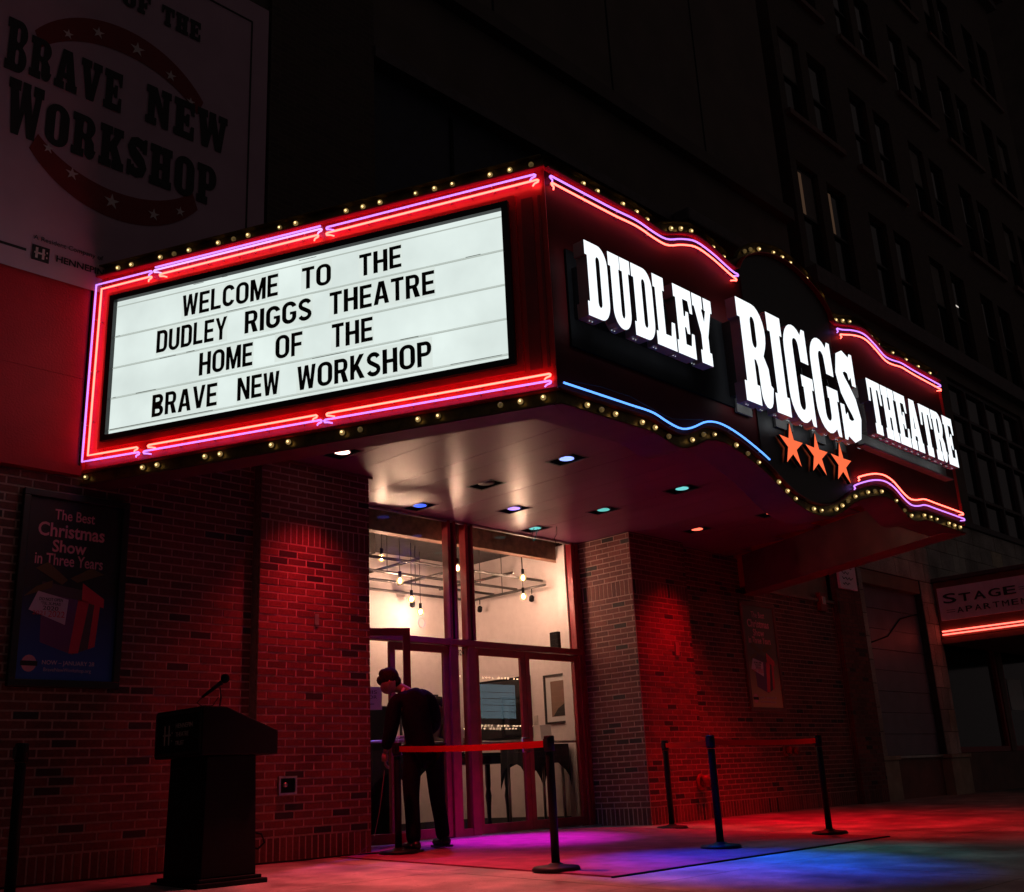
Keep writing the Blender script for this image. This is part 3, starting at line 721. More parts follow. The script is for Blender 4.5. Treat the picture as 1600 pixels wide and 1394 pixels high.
# end faces
for FX, nm in ((FE, 'end_fascia'), (FR_, 'end_fascia')):
    mb = MB(); mb.fbox(FX, 0, LE - .001, 3.12, 4.875, -(.19 if FX is FE else .30), -.001); mb.build(nm, M['red_paint'], mq)
    mb = MB(); mb.fbox(FX, 0, LE + .03, 4.862, 4.876, .0, .055); mb.fbox(FX, 0, LE + .02, 3.118, 3.132, .0, .04)
    mb.fbox(FX, .0, .014, 3.133, 4.861, .0, .045); mb.build('rim', M['red_paint'], mq)
mb = MB(); mb.fbox(FE, LE - .012, LE + .012, 3.13, 4.862, .0, .012); mb.build('corner_trim', M['red_paint'], mq)
# roof and body
mb = MB(); pts = [(5.45, 4.86), (12.15, 4.86), (13.6, 8.28), (4.0, 8.28)]
mb.hexa([(x, y, 4.70) for x, y in pts] + [(x, y, 4.74) for x, y in pts]); mb.build('roof_deck', M['black_matte'], mq)
# black centre arch panel and word backings
mb = MB(); xs_ = [7.98 + .0548 * k for k in range(31)]
mb.strip([FF(x, botz(x) - .02, .012) for x in xs_], [FF(x, topz(x) + .02, .012) for x in xs_]); mb.build('arch_panel', M['black_paint'], mq)
mb = MB(); mb.fbox(FF, 5.50, 7.90, 3.50, 4.27, .002, .02); mb.build('backing_panel', M['black_matte'], mq)
# bulb channels
def channel(path_fn, lo, hi, nm):
    A = [path_fn(i, lo) for i in range(path_fn.n)]; B = [path_fn(i, hi) for i in range(path_fn.n)]
    mb = MB(); mb.strip([p for p in A], [p for p in B]); return mb
def chan_front(pts, z0, z1, o, lip):
    mb = MB()
    mb.strip([FF(x, z + z0, o) for x, z in pts], [FF(x, z + z1, o) for x, z in pts])
    zl = z1 if lip > 0 else z0
    mb.strip([FF(x, z + zl, o) for x, z in pts], [FF(x, z + zl, .035) for x, z in pts])
    mb.strip([FF(x, z + zl + .006 * lip, o) for x, z in pts], [FF(x, z + zl + .006 * lip, .035) for x, z in pts])
    mb.build('bulb_channel', M['brass'], mq)
chan_front(top, .050, .150, -.012, 1); chan_front(bot, -.150, -.050, -.004, -1)
for FX in (FE, FR_):
    mb = MB(); mb.fbox(FX, 0, LE, 4.88, 4.975, -.03, -.012); mb.fbox(FX, 0, LE, 4.975, 4.982, -.03, .035)
    mb.build('bulb_channel', M['brass'], mq)
    mb = MB(); mb.fbox(FX, 0, LE, 3.03, 3.117, -.03, -.004); mb.fbox(FX, 0, LE, 3.022, 3.03, -.03, .02)
    mb.build('bulb_channel', M['brass'], mq)
# underside return (dark) following the profile, 0.30 m deep, and its inner face
mb = MB()
mb.strip([FF(x, z - .157, .03) for x, z in bot], [FF(x, z - .157, -.30) for x, z in bot])
mb.strip([FF(x, z - .157, -.30) for x, z in bot], [FF(x, 3.57, -.30) for x, z in bot])
mb.build('valance', M['valance'], mq)
for FX in (FE, FR_):
    DP = .20 if FX is FE else .30
    mb = MB(); mb.fbox(FX, 0, LE - .02, 3.012, 3.021, -DP, .02)
    mb.fbox(FX, 0, LE - .22, 3.013, 3.57, -DP - .012, -DP - .001); mb.build('valance', M['valance'] if FX is FE else M['inner_face'], mq)
# bulbs
bm = MB(); bm.ball((0, 0, 0), .0205, 12)
BULB = bm.mesh('bulb', M['bulb_glass'])
bm = MB(); bm.ball((0, 0, 0), .0085, 8); CORE = bm.mesh('bulb_core', M['bulb_core'])
DIM = BULB.copy(); DIM.materials.clear(); DIM.materials.append(M['bulb_dim'])
def bulb(p, n, lit=True):
    k = rnd.random()
    o = bpy.data.objects.new('bulb', BULB if k > .28 else DIM); link(o, mq, p)
    if k > .12: q = bpy.data.objects.new('filament', CORE); link(q, o, Vector(p) + n * .011 + Vector((0, 0, rnd.uniform(-.004, .004))))
    b = MB(); b.lathe([(.013, -.028), (.016, -.018), (.016, -.010)], p, 10, axis=n); b.build('socket', M['brass'], o)
def trio(start, n, miss=()):
    return [start + .152 * k for k in range(n)]
end_top = [.22, .36, .66, .80, .95, 1.24, 1.39, 1.53, 1.83, 1.98, 2.44, 2.59, 2.74, 3.05, 3.21, 3.36, 3.67, 3.83, 4.0]
end_bot = [.05, .61, .75, 1.20, 1.34, 1.80, 1.95, 2.41, 2.56, 3.03, 3.19, 3.67, 3.82, 3.99]
for s in end_top: bulb(FE(s, 4.925, .012), nE)
for s in end_bot: bulb(FE(s, 3.075, .022), nE)
for x in (5.78, 5.95, 6.27, 6.45, 6.59, 6.93, 7.08, 7.24, 7.57, 7.73, 8.12, 8.23, 8.39, 8.66, 8.83, 8.98, 9.28, 9.55, 9.80, 9.96, 10.12, 10.6, 10.75, 11.10, 11.44, 11.76, 12.08):
    bulb(FF(x, topz(x) + .095, .012), FN)
for x in (5.62, 5.78, 5.94, 6.26, 6.42, 6.59, 6.91, 7.08, 7.24, 7.56, 7.73, 7.89, 8.19, 8.32, 8.45, 8.76, 8.90, 9.20, 9.33, 9.46, 9.63, 9.92, 10.08, 10.24, 10.55, 10.72, 10.87, 11.20, 11.36, 11.52, 11.84, 11.99, 12.15):
    bulb(FF(x, botz(x) - .100, .022), FN)
for s in [.15 + .16 * k for k in range(24) if k % 4 != 3]:
    bulb(FR_(s, 4.925, .012), FR_.n)
# neon
def neon(F, pts, m, r=.0078, off=.045, hooks=True):
    path = [F(a, z, off) for a, z in pts]
    mb = MB()
    mb.tube(path, r, 8)
    o = mb.build('neon_tube', m, mq)
    if hooks:
        for (a, z), (a2, z2) in ((pts[0], pts[1]), (pts[-1], pts[-2])):
            d = 1 if a2 > a else -1
            if a2 == a: continue
            h = MB(); h.tube([F(a, z, off), F(a - .010 * d, z - .008, off), F(a - .006 * d, z - .018, off), F(a + .025 * d, z - .022, off - .008), F(a + .045 * d, z - .024, off - .03)], [r, r, r, r * .85, r * .8], 8)
            h.build('tube_return', m, o)
    L_ = len(pts); st = max(1, L_ // 6)
    for k in range(0, L_, st):
        a, z = pts[k]; sp = MB(); sp.tube([F(a, z, 0), F(a, z, off)], .004, 5); sp.build('tube_support', M['white_plastic'], o)
    return o
def seg(a0, z0, a1, z1, n=8): return [(a0 + (a1 - a0) * i / n, z0 + (z1 - z0) * i / n) for i in range(n + 1)]
# end face: outer purple, inner red, in lengths as the photo shows
neon(FE, seg(.60, 4.795, .03, 4.79, 4) + seg(.03, 4.79, .02, 3.205, 10)[1:] + seg(.02, 3.205, .58, 3.20, 4)[1:], M['neon_purple'])
neon(FE, seg(.60, 4.745, .09, 4.74, 4) + seg(.09, 4.74, .075, 3.25, 10)[1:] + seg(.075, 3.25, .56, 3.245, 4)[1:], M['neon_red'])
neon(FE, seg(.64, 4.795, 2.23, 4.80, 10), M['neon_pale']); neon(FE, seg(.64, 4.82, 2.23, 4.825, 10), M['neon_purple'], hooks=False)
neon(FE, seg(.70, 4.745, 2.20, 4.752, 10), M['neon_red'])
neon(FE, seg(2.29, 4.80, 4.03, 4.815, 10), M['neon_purple']); neon(FE, seg(2.29, 4.75, 4.05, 4.765, 10), M['neon_red'])
neon(FE, seg(.68, 3.245, 2.20, 3.24, 10), M['neon_red']); neon(FE, seg(.64, 3.20, 2.24, 3.195, 10), M['neon_purple'])
neon(FE, seg(2.30, 3.238, 4.05, 3.232, 10), M['neon_red']); neon(FE, seg(2.28, 3.19, 4.05, 3.18, 10), M['neon_purple'])
def along(t, x0, x1, dz): return [(x, interp(t, x) + dz) for x in [x0 + (x1 - x0) * i / 44 for i in range(45)]]
neon(FF, along(top, 5.36, 7.88, -.02), M['neon_purple']); neon(FF, along(top, 5.37, 7.84, -.075), M['neon_red'])
neon(FF, along(top, 9.74, 12.25, -.02), M['neon_purple']); neon(FF, along(top, 9.80, 12.24, -.075), M['neon_red'])
neon(FF, along(bot, 5.35, 8.04, .0), M['neon_blue'], hooks=False)
neon(FF, along(bot, 9.60, 12.25, .01), M['neon_purple']); neon(FF, along(bot, 9.72, 12.24, .075), M['neon_red'])
neon(FR_, seg(.05, 4.80, 3.95, 4.79, 12), M['neon_purple']); neon(FR_, seg(.05, 4.75, 3.95, 4.74, 12), M['neon_red'])
neon(FR_, seg(.05, 3.24, 3.95, 3.24, 12), M['neon_red'])
# loose blue wire over the blue tube
mb = MB(); mb.tube([FF(5.42, 3.20, .05), FF(5.75, 3.235, .05), FF(6.1, 3.24, .05), FF(6.45, 3.19, .05), FF(6.62, 3.175, .05), FF(6.95, 3.24, .05), FF(7.05, 3.26, .05)], .0035, 6); mb.build('loose_wire', M['black_paint'], mq)

# reader board
def frame_bars(mb, F, a0, a1, z0, z1, w, o0, o1):
    mb.fbox(F, a0, a1, z1 - w, z1, o0, o1); mb.fbox(F, a0, a1, z0, z0 + w, o0, o1)
    mb.fbox(F, a0, a0 + w, z0 + w, z1 - w, o0, o1); mb.fbox(F, a1 - w, a1, z0 + w, z1 - w, o0, o1)
mb = MB(); frame_bars(mb, FE, .19, 3.81, 3.35, 4.65, .05, .0, .055); mb.build('reader_frame', M['black_paint'], mq)
mb = MB(); frame_bars(mb, FE, .14, 3.86, 3.30, 4.70, .05, .0, .02); mb.build('reader_surround', M['red_paint'], mq)
mb = MB(); mb.fbox(FE, 3.90, 3.99, 3.30, 4.66, 0, .006); mb.fbox(FE, 4.03, 4.05, 3.30, 4.66, 0, .006); mb.build('corner_strip', M['red_dark'], mq)
mb = MB(); mb.fbox(FE, .241, 3.759, 3.401, 4.599, .001, .012); rp = mb.build('reader_panel', M['reader'], mq)
for z in (4.545, 4.265, 3.985, 3.715, 3.44):
    mb = MB(); mb.fbox(FE, .245, 3.755, z, z + .006, .0125, .022); mb.build('letter_track', M['reader_track_glow'], mq)
for z in (4.30, 4.02, 3.75, 3.475):
    mb = MB(); mb.fbox(FE, .245, 3.755, z - .0225, z - .0205, .0125, .018); mb.build('letter_track', M['reader_track_glow'], mq)
mb = MB()
for a, z, l in ((1.02, 4.585, .10), (1.30, 4.59, .05), (2.02, 4.575, .16), (.26, 4.272, .04), (.72, 3.985, .16), (.98, 3.99, .08), (.26, 3.445, 1.0), (1.35, 4.272, .22), (2.15, 3.712, .3), (.27, 3.722, .03), (2.9, 3.72, .15), (3.3, 3.447, .4), (3.45, 4.275, .12), (.5, 3.72, .2)):
    mb = MB(); mb.fbox(FE, a, a + l, z, z + .004, .023, .0235); mb.build('dark_gap', M['frame_dark'], mq)
def stroke(pts, w):
    L = []; Rr = []
    for i, p in enumerate(pts):
        a = pts[max(i - 1, 0)]; b = pts[min(i + 1, len(pts) - 1)]; dx, dy = b[0] - a[0], b[1] - a[1]; l = math.hypot(dx, dy) or 1
        nx, ny = -dy / l * w, dx / l * w; L.append((p[0] + nx, p[1] + ny)); Rr.append((p[0] - nx, p[1] - ny))
    return [L + Rr[::-1]]
def rc(x0, x1, y0, y1): return [[(x0, y0), (x1, y0), (x1, y1), (x0, y1)]]
def sans(c):
    t = .19; h = t * .80; W = .62; v = rc(0, t, 0, 1)
    rr = lambda x0, x1, y0, y1, r: arc(x1 - r, y1 - r, r, r, 0, 90, 6) + arc(x0 + r, y1 - r, r, r, 90, 180, 6) + arc(x0 + r, y0 + r, r, r, 180, 270, 6) + arc(x1 - r, y0 + r, r, r, 270, 360, 6)
    if c == 'I': return [v]
    if c == 'L': return [v, rc(t, W * .92, 0, h)]
    if c == 'E': return [v, rc(t, W * .95, 0, h), rc(t, W * .88, .5 - h / 2, .5 + h / 2), rc(t, W * .95, 1 - h, 1)]
    if c == 'F': return [v, rc(t, W * .88, .48 - h / 2, .48 + h / 2), rc(t, W * .95, 1 - h, 1)]
    if c == 'H': return [v, rc(W - t, W, 0, 1), rc(t, W - t, .5 - h / 2, .5 + h / 2)]
    if c == 'T': return [rc(W / 2 - t / 2, W / 2 + t / 2, 0, 1 - h), rc(0, W, 1 - h, 1)]
    if c == 'O': return [[rr(0, W + .03, 0, 1, .3), rr(t, W + .03 - t, h, 1 - h, .11)]]
    if c == 'D': return [[[(0, 0)] + arc(W - .26, .26, .26, .26, -90, 0, 6) + arc(W - .26, .74, .26, .26, 0, 90, 6) + [(0, 1)], [(t, h)] + arc(W - t - .08, h + .1, .08, .1, -90, 0, 5) + arc(W - t - .08, 1 - h - .1, .08, .1, 0, 90, 5) + [(t, 1 - h)]]]
    if c in 'PRB':
        p = [[[(0, 0), (t, 0), (t, .40)] + arc(W - .26, .40 + .26, .26, .26, -90, 0, 6) + arc(W - .26, .74, .26, .26, 0, 90, 6) + [(0, 1)], [(t, .40 + h)] + arc(W - t - .07, .40 + h + .07, .07, .07, -90, 0, 5) + arc(W - t - .07, 1 - h - .07, .07, .07, 0, 90, 5) + [(t, 1 - h)]]]
        if c == 'R': p.append([[(W - t - .02, 0), (W + .03, 0), (W - .12, .45), (W - t - .14, .42)]])
        if c == 'B': p = [[[(0, 0)] + arc(W - .23, .25, .25, .25, -90, 65, 7) + [(W - .07, .52)] + arc(W - .25, .75, .24, .25, -50, 90, 7) + [(0, 1)], [(t, h)] + arc(W - t - .07, h + .09, .08, .09, -90, 90, 6) + [(t, h + .19)], [(t, 1 - h - .19)] + arc(W - t - .09, 1 - h - .09, .08, .09, -90, 90, 6) + [(t, 1 - h)]]]
        return p
    if c == 'U': return [[[(0, 1)] + arc(W / 2, .28, W / 2, .28, 180, 360, 10) + [(W, 1), (W - t, 1)] + arc(W / 2, .28, W / 2 - t, .28 - h, 0, -180, 8) + [(t, 1)]]]
    if c in 'CG':
        p = [[arc(.33, .70, .33, .30, 12, 180, 9) + arc(.33, .30, .33, .30, 180, 348, 9) + arc(.33, .32, .33 - t, .30 - h, -15, -180, 7) + arc(.33, .68, .33 - t, .30 - h, 180, 15, 7)]]
        if c == 'G': p += [rc(.655 - t, .655, .24, .50), rc(.36, .64, .40, .40 + h * .8)]
        return p
    if c == 'S': return [stroke(arc(.32, .735, .225, .19, 15, 230, 9) + arc(.32, .265, .235, .19, 62, -165, 10), .092)]
    if c == 'A': return [[[(0, 0), (t, 0), (t + .05, .22), (W + .06 - t - .05, .22), (W + .06 - t, 0), (W + .06, 0), (W / 2 + .03 + .12, 1), (W / 2 + .03 - .12, 1)], [(t + .075, .36), (W + .06 - t - .075, .36), (W / 2 + .03, .76)]]]
    if c == 'V': return [[[(W / 2 + .03 - .11, 0), (W / 2 + .03 + .11, 0), (W + .06, 1), (W + .06 - t, 1), (W / 2 + .03, .30), (t, 1), (0, 1)]]]
    if c == 'W': return [[[(.13, 0), (.31, 0), (.42, .58), (.53, 0), (.71, 0), (.84, 1), (.67, 1), (.60, .36), (.50, 1), (.34, 1), (.24, .36), (.17, 1), (0, 1)]]]
    if c == 'M': return [[[(0, 0), (t, 0), (t, .56), (.33, 0), (.47, 0), (.80 - t, .56), (.80 - t, 0), (.80, 0), (.80, 1), (.80 - t - .03, 1), (.40, .38), (t + .03, 1), (0, 1)]]]
    if c == 'N': return [[[(0, 0), (t - .01, 0), (t - .01, .62), (W + .03 - t, 0), (W + .03, 0), (W + .03, 1), (W + .04 - t, 1), (W + .04 - t, .38), (t, 1), (0, 1)]]]
    if c == 'K': return [[[(0, 0), (t, 0), (t, .28), (.26, .38), (.45, 0), (W + .06, 0), (.38, .56), (W + .03, 1), (.43, 1), (t, .60), (t, 1), (0, 1)]]]
    if c == 'Y': return [[[(W / 2 + .03 - t / 2, 0), (W / 2 + .03 + t / 2, 0), (W / 2 + .03 + t / 2, .42), (W + .06, 1), (W + .06 - t, 1), (W / 2 + .03, .60), (t, 1), (0, 1), (W / 2 + .03 - t / 2, .42)]]]
_ss = {}
def sans_shape(c):
    if c not in _ss: _ss[c] = shape_mesh(sans(c), .02)
    return _ss[c]
adv = dict(W=1.28, M=1.22, I=.30, N=1.0, O=1.02, C=.95, G=1.0, L=.82, E=.82, F=.8, T=.86, A=1.05, R=.95, S=.92, D=.96, U=.96, H=.98, Y=.98, K=.98, P=.92, B=.95, V=1.0)
words = [('WELCOME', .92, 1.83, 4.315, 4.505), ('TO', 2.05, 2.31, 4.315, 4.50), ('THE', 2.56, 2.92, 4.32, 4.505),
         ('DUDLEY', .68, 1.36, 4.04, 4.235), ('RIGGS', 1.53, 2.14, 4.045, 4.235), ('THEATRE', 2.30, 3.19, 4.045, 4.235),
         ('HOME', 1.11, 1.61, 3.765, 3.96), ('OF', 1.82, 2.06, 3.77, 3.965), ('THE', 2.32, 2.67, 3.765, 3.96),
         ('BRAVE', .67, 1.29, 3.485, 3.675), ('NEW', 1.48, 1.86, 3.485, 3.675), ('WORKSHOP', 2.02, 3.15, 3.475, 3.67)]
for wd, a0, a1, z0, z1 in words:
    tot = sum(adv[c] for c in wd) + .14 * (len(wd) - 1); k = (a1 - a0) / tot; x = a0
    for c_ in wd:
        wdt = adv[c_] * k; dz = rnd.uniform(-.004, .004); g_ = .07 * k
        mb = MB(); mb.fbox(FE, x - g_ + .001, x + wdt + g_ - .001, z0 - .022, z1 + .028, .0195, .0205); cd = mb.build('letter_card', M['reader_card'], mq)
        mb = MB(); place(mb, sans_shape(c_), FE, x, x + wdt, z0 + dz, z1 + dz, .0208, .0225); mb.build('letter', M['print_black'], cd)
        x += wdt + .14 * k
# channel letters
def chan_word(word, cells, z0, z1, o0, o1, zfun=None):
    for (c_, a0, a1) in cells:
        lo, hi = z0, z1
        mb = MB(); place(mb, slab_shape(c_, .2), FF, a0, a1, lo, hi, o0, o1, face_mi=1)
        mb.build('channel_letter', [M['letter_side'], M['letter_face']], mq)
chan_word('DUDLEY', slab_cells('DUDLEY', 5.43, 7.03, .045), 3.635, 4.225, .15, .25)
chan_word('RIGGS', slab_cells('RIGGS', 7.43, 9.52, .035), 3.46, 4.40, .15, .25)
chan_word('THEATRE', slab_cells('THEATRE', 9.76, 11.82, .05), 3.66, 4.23, .15, .25)
mb = MB(); mb.fbox(FF, 5.55, 7.10, 3.72, 4.12, .021, .149); mb.build('raceway', M['black_matte'], mq)
mb = MB(); mb.fbox(FF, 7.55, 9.50, 3.58, 4.26, .013, .149); mb.build('raceway', M['black_paint'], mq)
mb = MB(); mb.fbox(FF, 9.85, 12.0, 3.60, 4.275, .001, .03); mb.fbox(FF, 9.85, 12.0, 3.585, 3.60, .001, .10); mb.fbox(FF, 9.9, 11.8, 3.74, 4.10, .031, .149); mb.build('raceway', M['raceway'], mq)
for a, b_ in ((7.62, 7.86), (8.25, 8.55), (8.9, 9.15), (9.35, 9.55)):
    mb = MB(); mb.fbox(FF, a, b_, 3.46, 3.60, .013, .035); mb.build('bracket', M['raceway'], mq)
# small weep lights under the letters
for a0, a1, z, st in ((5.5, 7.0, 3.630, .25), (7.5, 9.5, 3.455, .22), (9.85, 11.8, 3.655, .145)):
    mb = MB(); x = a0
    while x < a1:
        for dx in (0, .03): mb.fbox(FF, x + dx, x + dx + .004, z - .002, z, .19, .196)
        x += st
    mb.build('weep_holes', M['letter_face'], mq)
for cx in (8.45, 8.91, 9.38):
    mb = MB(); flat_poly(mb, FF, star_pts(cx, 3.31, .215, .215), .02, .055); mb.mi = [0] + [1] * (len(mb.f) - 1)
    mb.build('star', [M['star'], M['black_paint']], mq)

# soffit planks with recessed downlights
LAMPS = [(5.89, 7.71, 'salmon'), (5.89, 6.56, 'salmon_b'), (7.76, 6.56, 'blue'), (7.76, 7.69, 'off'), (7.79, 8.78, 'navy'), (8.76, 8.25, 'violet'), (9.70, 8.79, 'teal_a'), (9.68, 7.67, 'teal_b'), (9.66, 6.53, 'teal_c'), (11.56, 6.53, 'red_a'), (11.51, 7.61, 'red_b')]
LW, LH = .105, .175
ZC = 3.56
def ylim(x):
    lo = 4.84
    if x < 5.72: lo = 4.84 + (5.72 - x) * 2.329
    if x > 11.88: lo = 4.84 + (x - 11.88) * 2.329
    hi = 8.195 if (x < 6.60 or x > 10.82) else 9.14
    if x < 5.34: hi = 8.295
    if x > 12.02: hi = 8.345
    return lo, hi
x = 4.22 - .305 * 1
edges = []
while x < 14.0: edges.append(x); x += .305
def cut_rects(x0, x1, y0, y1, holes):
    rs = [(x0, x1, y0, y1)]
    for hx0, hx1, hy0, hy1 in holes:
        nr = []
        for a, b_, c_, d_ in rs:
            if hx1 <= a or hx0 >= b_ or hy1 <= c_ or hy0 >= d_: nr.append((a, b_, c_, d_)); continue
            if c_ < hy0: nr.append((a, b_, c_, hy0))
            if d_ > hy1: nr.append((a, b_, hy1, d_))
            yy0, yy1 = max(c_, hy0), min(d_, hy1)
            if a < hx0: nr.append((a, hx0, yy0, yy1))
            if b_ > hx1: nr.append((hx1, b_, yy0, yy1))
        rs = nr
    return rs
holes = [(x - LW, x + LW, y - LH, y + LH) for x, y, _ in LAMPS]
cuts = [5.34, 6.60, 10.82, 12.02]
for x0, x1 in zip(edges[:-1], edges[1:]):
    parts_ = []
    bs = [x0] + [c_ for c_ in cuts if x0 < c_ < x1] + [x1]
    for a, b_ in zip(bs[:-1], bs[1:]):
        lo, hi = ylim((a + b_) / 2)
        if lo < hi - .05: parts_.append((a + .0015 if a == x0 else a, b_ - .0015 if b_ == x1 else b_, lo, hi))
    if not parts_: continue
    mb = MB(); zo = rnd.uniform(0, .0025)
    for p_ in parts_:
        for a, b_, c_, d_ in cut_rects(*p_, holes):
            mb.box(a, b_, c_, d_, ZC + zo, ZC + .012)
    if mb.v: mb.build('soffit_plank', M['soffit'], mq)
mb = MB(); pts = [(3.74, 8.29), (5.36, 4.6), (12.24, 4.6), (13.85, 8.29)]
mb.hexa([(x, y, 3.72) for x, y in pts] + [(x, y, 3.74) for x, y in pts]); mb.box(6.61, 10.81, 8.30, 9.3, 3.72, 3.74); mb.build('soffit_deck', M['black_matte'], mq)
mb = MB(); mb.box(5.30, 6.62, 8.17, 8.194, 3.535, 3.559); mb.build('soffit_trim', M['inner_face'], mq)
mb = MB(); mb.box(6.62, 10.81, 9.06, 9.09, 3.535, 3.559); mb.build('soffit_trim', M['alu'], mq)

LC = {'salmon': ((1, .03, .05), (1, .55, .45), 4), 'salmon_b': ((1, .14, .14), (1, .55, .45), 4), 'blue': ((.0, .07, 1), (.26, .36, 1), 1.9), 'navy': ((.12, .05, 1), (.06, .12, 1), 1.6), 'violet': ((.55, .0, 1), (.42, .26, 1), 1.8),
      'teal_a': ((.05, .8, .75), (.16, .60, .56), 1.1), 'teal_b': ((.03, .7, .65), (.12, .50, .46), 1.1), 'teal_c': ((.03, .55, .6), (.16, .60, .60), 1.1), 'red_a': ((1, .0, .012), (1, .16, .09), 2.4), 'red_b': ((1, .0, .012), (1, .14, .08), 2.2)}
SPOT = {  # energy, target (x,y), cone degrees, blend
    'salmon': (270, (5.72, 7.50), 92, 1.0), 'salmon_b': (820, (5.45, 5.9), 74, 1.0), 'blue': (2300, (7.45, 4.95), 42, 1.0), 'navy': (230, (7.75, 8.9), 100, 1.0), 'violet': (1700, (8.45, 8.1), 42, 1.0),
    'teal_a': (30, (9.6, 8.5), 70, 1.0), 'teal_b': (20, (9.5, 7.4), 70, 1.0), 'teal_c': (260, (8.75, 4.75), 40, 1.0), 'red_a': (820, (12.3, 6.3), 96, 1.0), 'red_b': (270, (11.50, 7.50), 94, 1.0)}
LBL = {'salmon_b': 'pinkish red recessed downlight hidden behind the near marquee corner', 'salmon': 'recessed downlight glowing pinkish red near the left brick pier', 'blue': 'brightest blue recessed downlight near the front edge of the marquee soffit', 'navy': 'dim deep blue recessed downlight just above the left glass bay',
       'violet': 'violet recessed downlight centred above the glass doors', 'teal_a': 'teal recessed downlight with loose wires hanging out of it', 'teal_b': 'teal recessed downlight between the wired one and the front teal one',
       'teal_c': 'teal recessed downlight nearest the wavy marquee front', 'red_a': 'red recessed downlight near the far end of the soffit front', 'red_b': 'red recessed downlight close above the right brick pier'}
noff = 0
for x, y, k in LAMPS:
    lab = LBL.get(k)
    if k == 'off': lab = 'unlit recessed square downlight in the middle of the soffit'
    t = thing('downlight', lab, 'downlight', (x, y, ZC), 'recessed downlights in the marquee soffit')
    mb = MB(); g_ = .002
    mb.box(x - LW + g_, x + LW - g_, y - LH + g_, y + LH - g_, ZC + .10, ZC + .105)
    for a, b_, c_, d_ in ((-LW + g_, -LW + .006, -LH + g_, LH - g_), (LW - .006, LW - g_, -LH + g_, LH - g_), (-LW + .006, LW - .006, -LH + g_, -LH + .006), (-LW + .006, LW - .006, LH - .006, LH - g_)):
        mb.box(x + a, x + b_, y + c_, y + d_, ZC + .001, ZC + .0995)
    mb.build('housing', M['black_matte'], t)
    mb = MB()
    for a, b_, c_, d_ in ((-LW - .012, LW + .012, -LH - .012, -LH), (-LW - .012, LW + .012, LH, LH + .012), (-LW - .012, -LW, -LH, LH), (LW, LW + .012, -LH, LH)):
        mb.box(x + a, x + b_, y + c_, y + d_, ZC - .005, ZC - .001)
    mb.build('trim', M['black_paint' if k == 'off' or y < 7 else 'soffit'], t)
    mb = MB(); mb.lathe([(.088, 0), (.088, .012), (.078, .012), (.076, .002)], (x, y, ZC + .012), 24); mb.build('ring', M['black_paint'], t)
    if k != 'off':
        lc, vc, es = LC[k]
        em = emis('lamp_' + k, vc, es)
        mb = MB(); mb.lathe([(.072, 0), (.070, .006)], (x, y, ZC + .006), 24); mb.build('lens', em, t)
        ld = bpy.data.lights.new('lamp_light', 'SPOT'); en, tg, cone, bl = SPOT[k]
        ld.energy = en; ld.color = lc; ld.spot_size = R(cone); ld.spot_blend = bl; ld.shadow_soft_size = .07
        lo = bpy.data.objects.new('lamp_light', ld); link(lo, t, (x, y, ZC - .012))
        dv = Vector((tg[0], tg[1], 0)) - Vector((x, y, ZC)); lo.rotation_euler = dv.to_track_quat('-Z', 'Y').to_euler()
        if k == 'teal_a':
            mb = MB(); mb.tube([(x - .05, y - .03, ZC), (x - .07, y, ZC - .10), (x - .02, y + .02, ZC - .16), (x + .01, y, ZC - .08), (x + .02, y - .02, ZC)], .004, 6); mb.build('loose_wire', M['post'], t)
            mb = MB(); mb.tube([(x + .12, y - .25, ZC), (x + .13, y - .24, ZC - .09), (x + .10, y - .22, ZC - .15), (x + .15, y - .2, ZC - .20), (x + .13, y - .22, ZC - .24), (x + .20, y - .2, ZC - .19)], .004, 6); mb.build('loose_wire', M['black_matte'], t)
# dome camera on the inner face
t = thing('dome_camera', 'small dome security camera on the inside of the marquee end', 'camera', (13.05, 6.42, 3.46))
mb = MB(); mb.lathe([(.07, 0), (.07, .05), (.05, .07)], (13.1, 6.4, 3.49), 16); mb.build('mount', M['white_plastic'], t)
mb = MB(); mb.ball((13.1, 6.4, 3.47), .062, 14); mb.build('dome', M['dark_glass'], t)

# ------------------------------------------------------------------ entrance glass front (plane y = 9.1)
en = thing('storefront', 'red framed glass entrance with tall panes over paired glass doors', 'entrance', (8.7, 9.1, 0))
FG = Fr((0, 9.1, 0), (1, 0, 0), FN)
def bar(a0, a1, z0, z1, o0=-.06, o1=.05, m='frame_red', nm='mullion'):
    mb = MB(); mb.fbox(FG, a0, a1, z0, z1, o0, o1); return bevel(mb.build(nm, M[m], en), .006)
for a0, a1 in ((8.455, 8.50), (8.545, 8.585), (8.735, 8.785), (8.825, 8.865)): bar(a0, a1, 2.165, 3.555)
for a0, a1 in ((8.501, 8.544), (8.786, 8.824)): bar(a0, a1, 2.165, 3.555, -.06, .02, 'frame_dark')
bar(10.665, 10.735, 2.165, 3.555); bar(10.736, 10.755, 0, 3.555, -.06, .02, 'frame_dark'); bar(10.756, 10.815, 0, 3.555)
bar(6.625, 6.70, 0, 3.555)
bar(6.705, 8.45, 2.09, 2.16, nm='transom'); bar(8.451, 10.75, 2.09, 2.16, nm='transom', o1=.055)
bar(8.44, 8.57, 0, 2.088); bar(8.72, 8.84, 0, 2.088); bar(10.70, 10.735, 0, 2.088)
mb = MB(); mb.fbox(FG, 10.64, 10.664, 0.02, 3.54, -.2, -.05); mb.build('jamb', M['white_wall'], en)
def pane(parent, F, a0, a1, z0, z1, o=0):
    mb = MB(); mb.add([F(a0, z0, o), F(a1, z0, o), F(a1, z1, o), F(a0, z1, o)], [(0, 1, 2, 3)]); return mb.build('pane', M['glass'], parent)
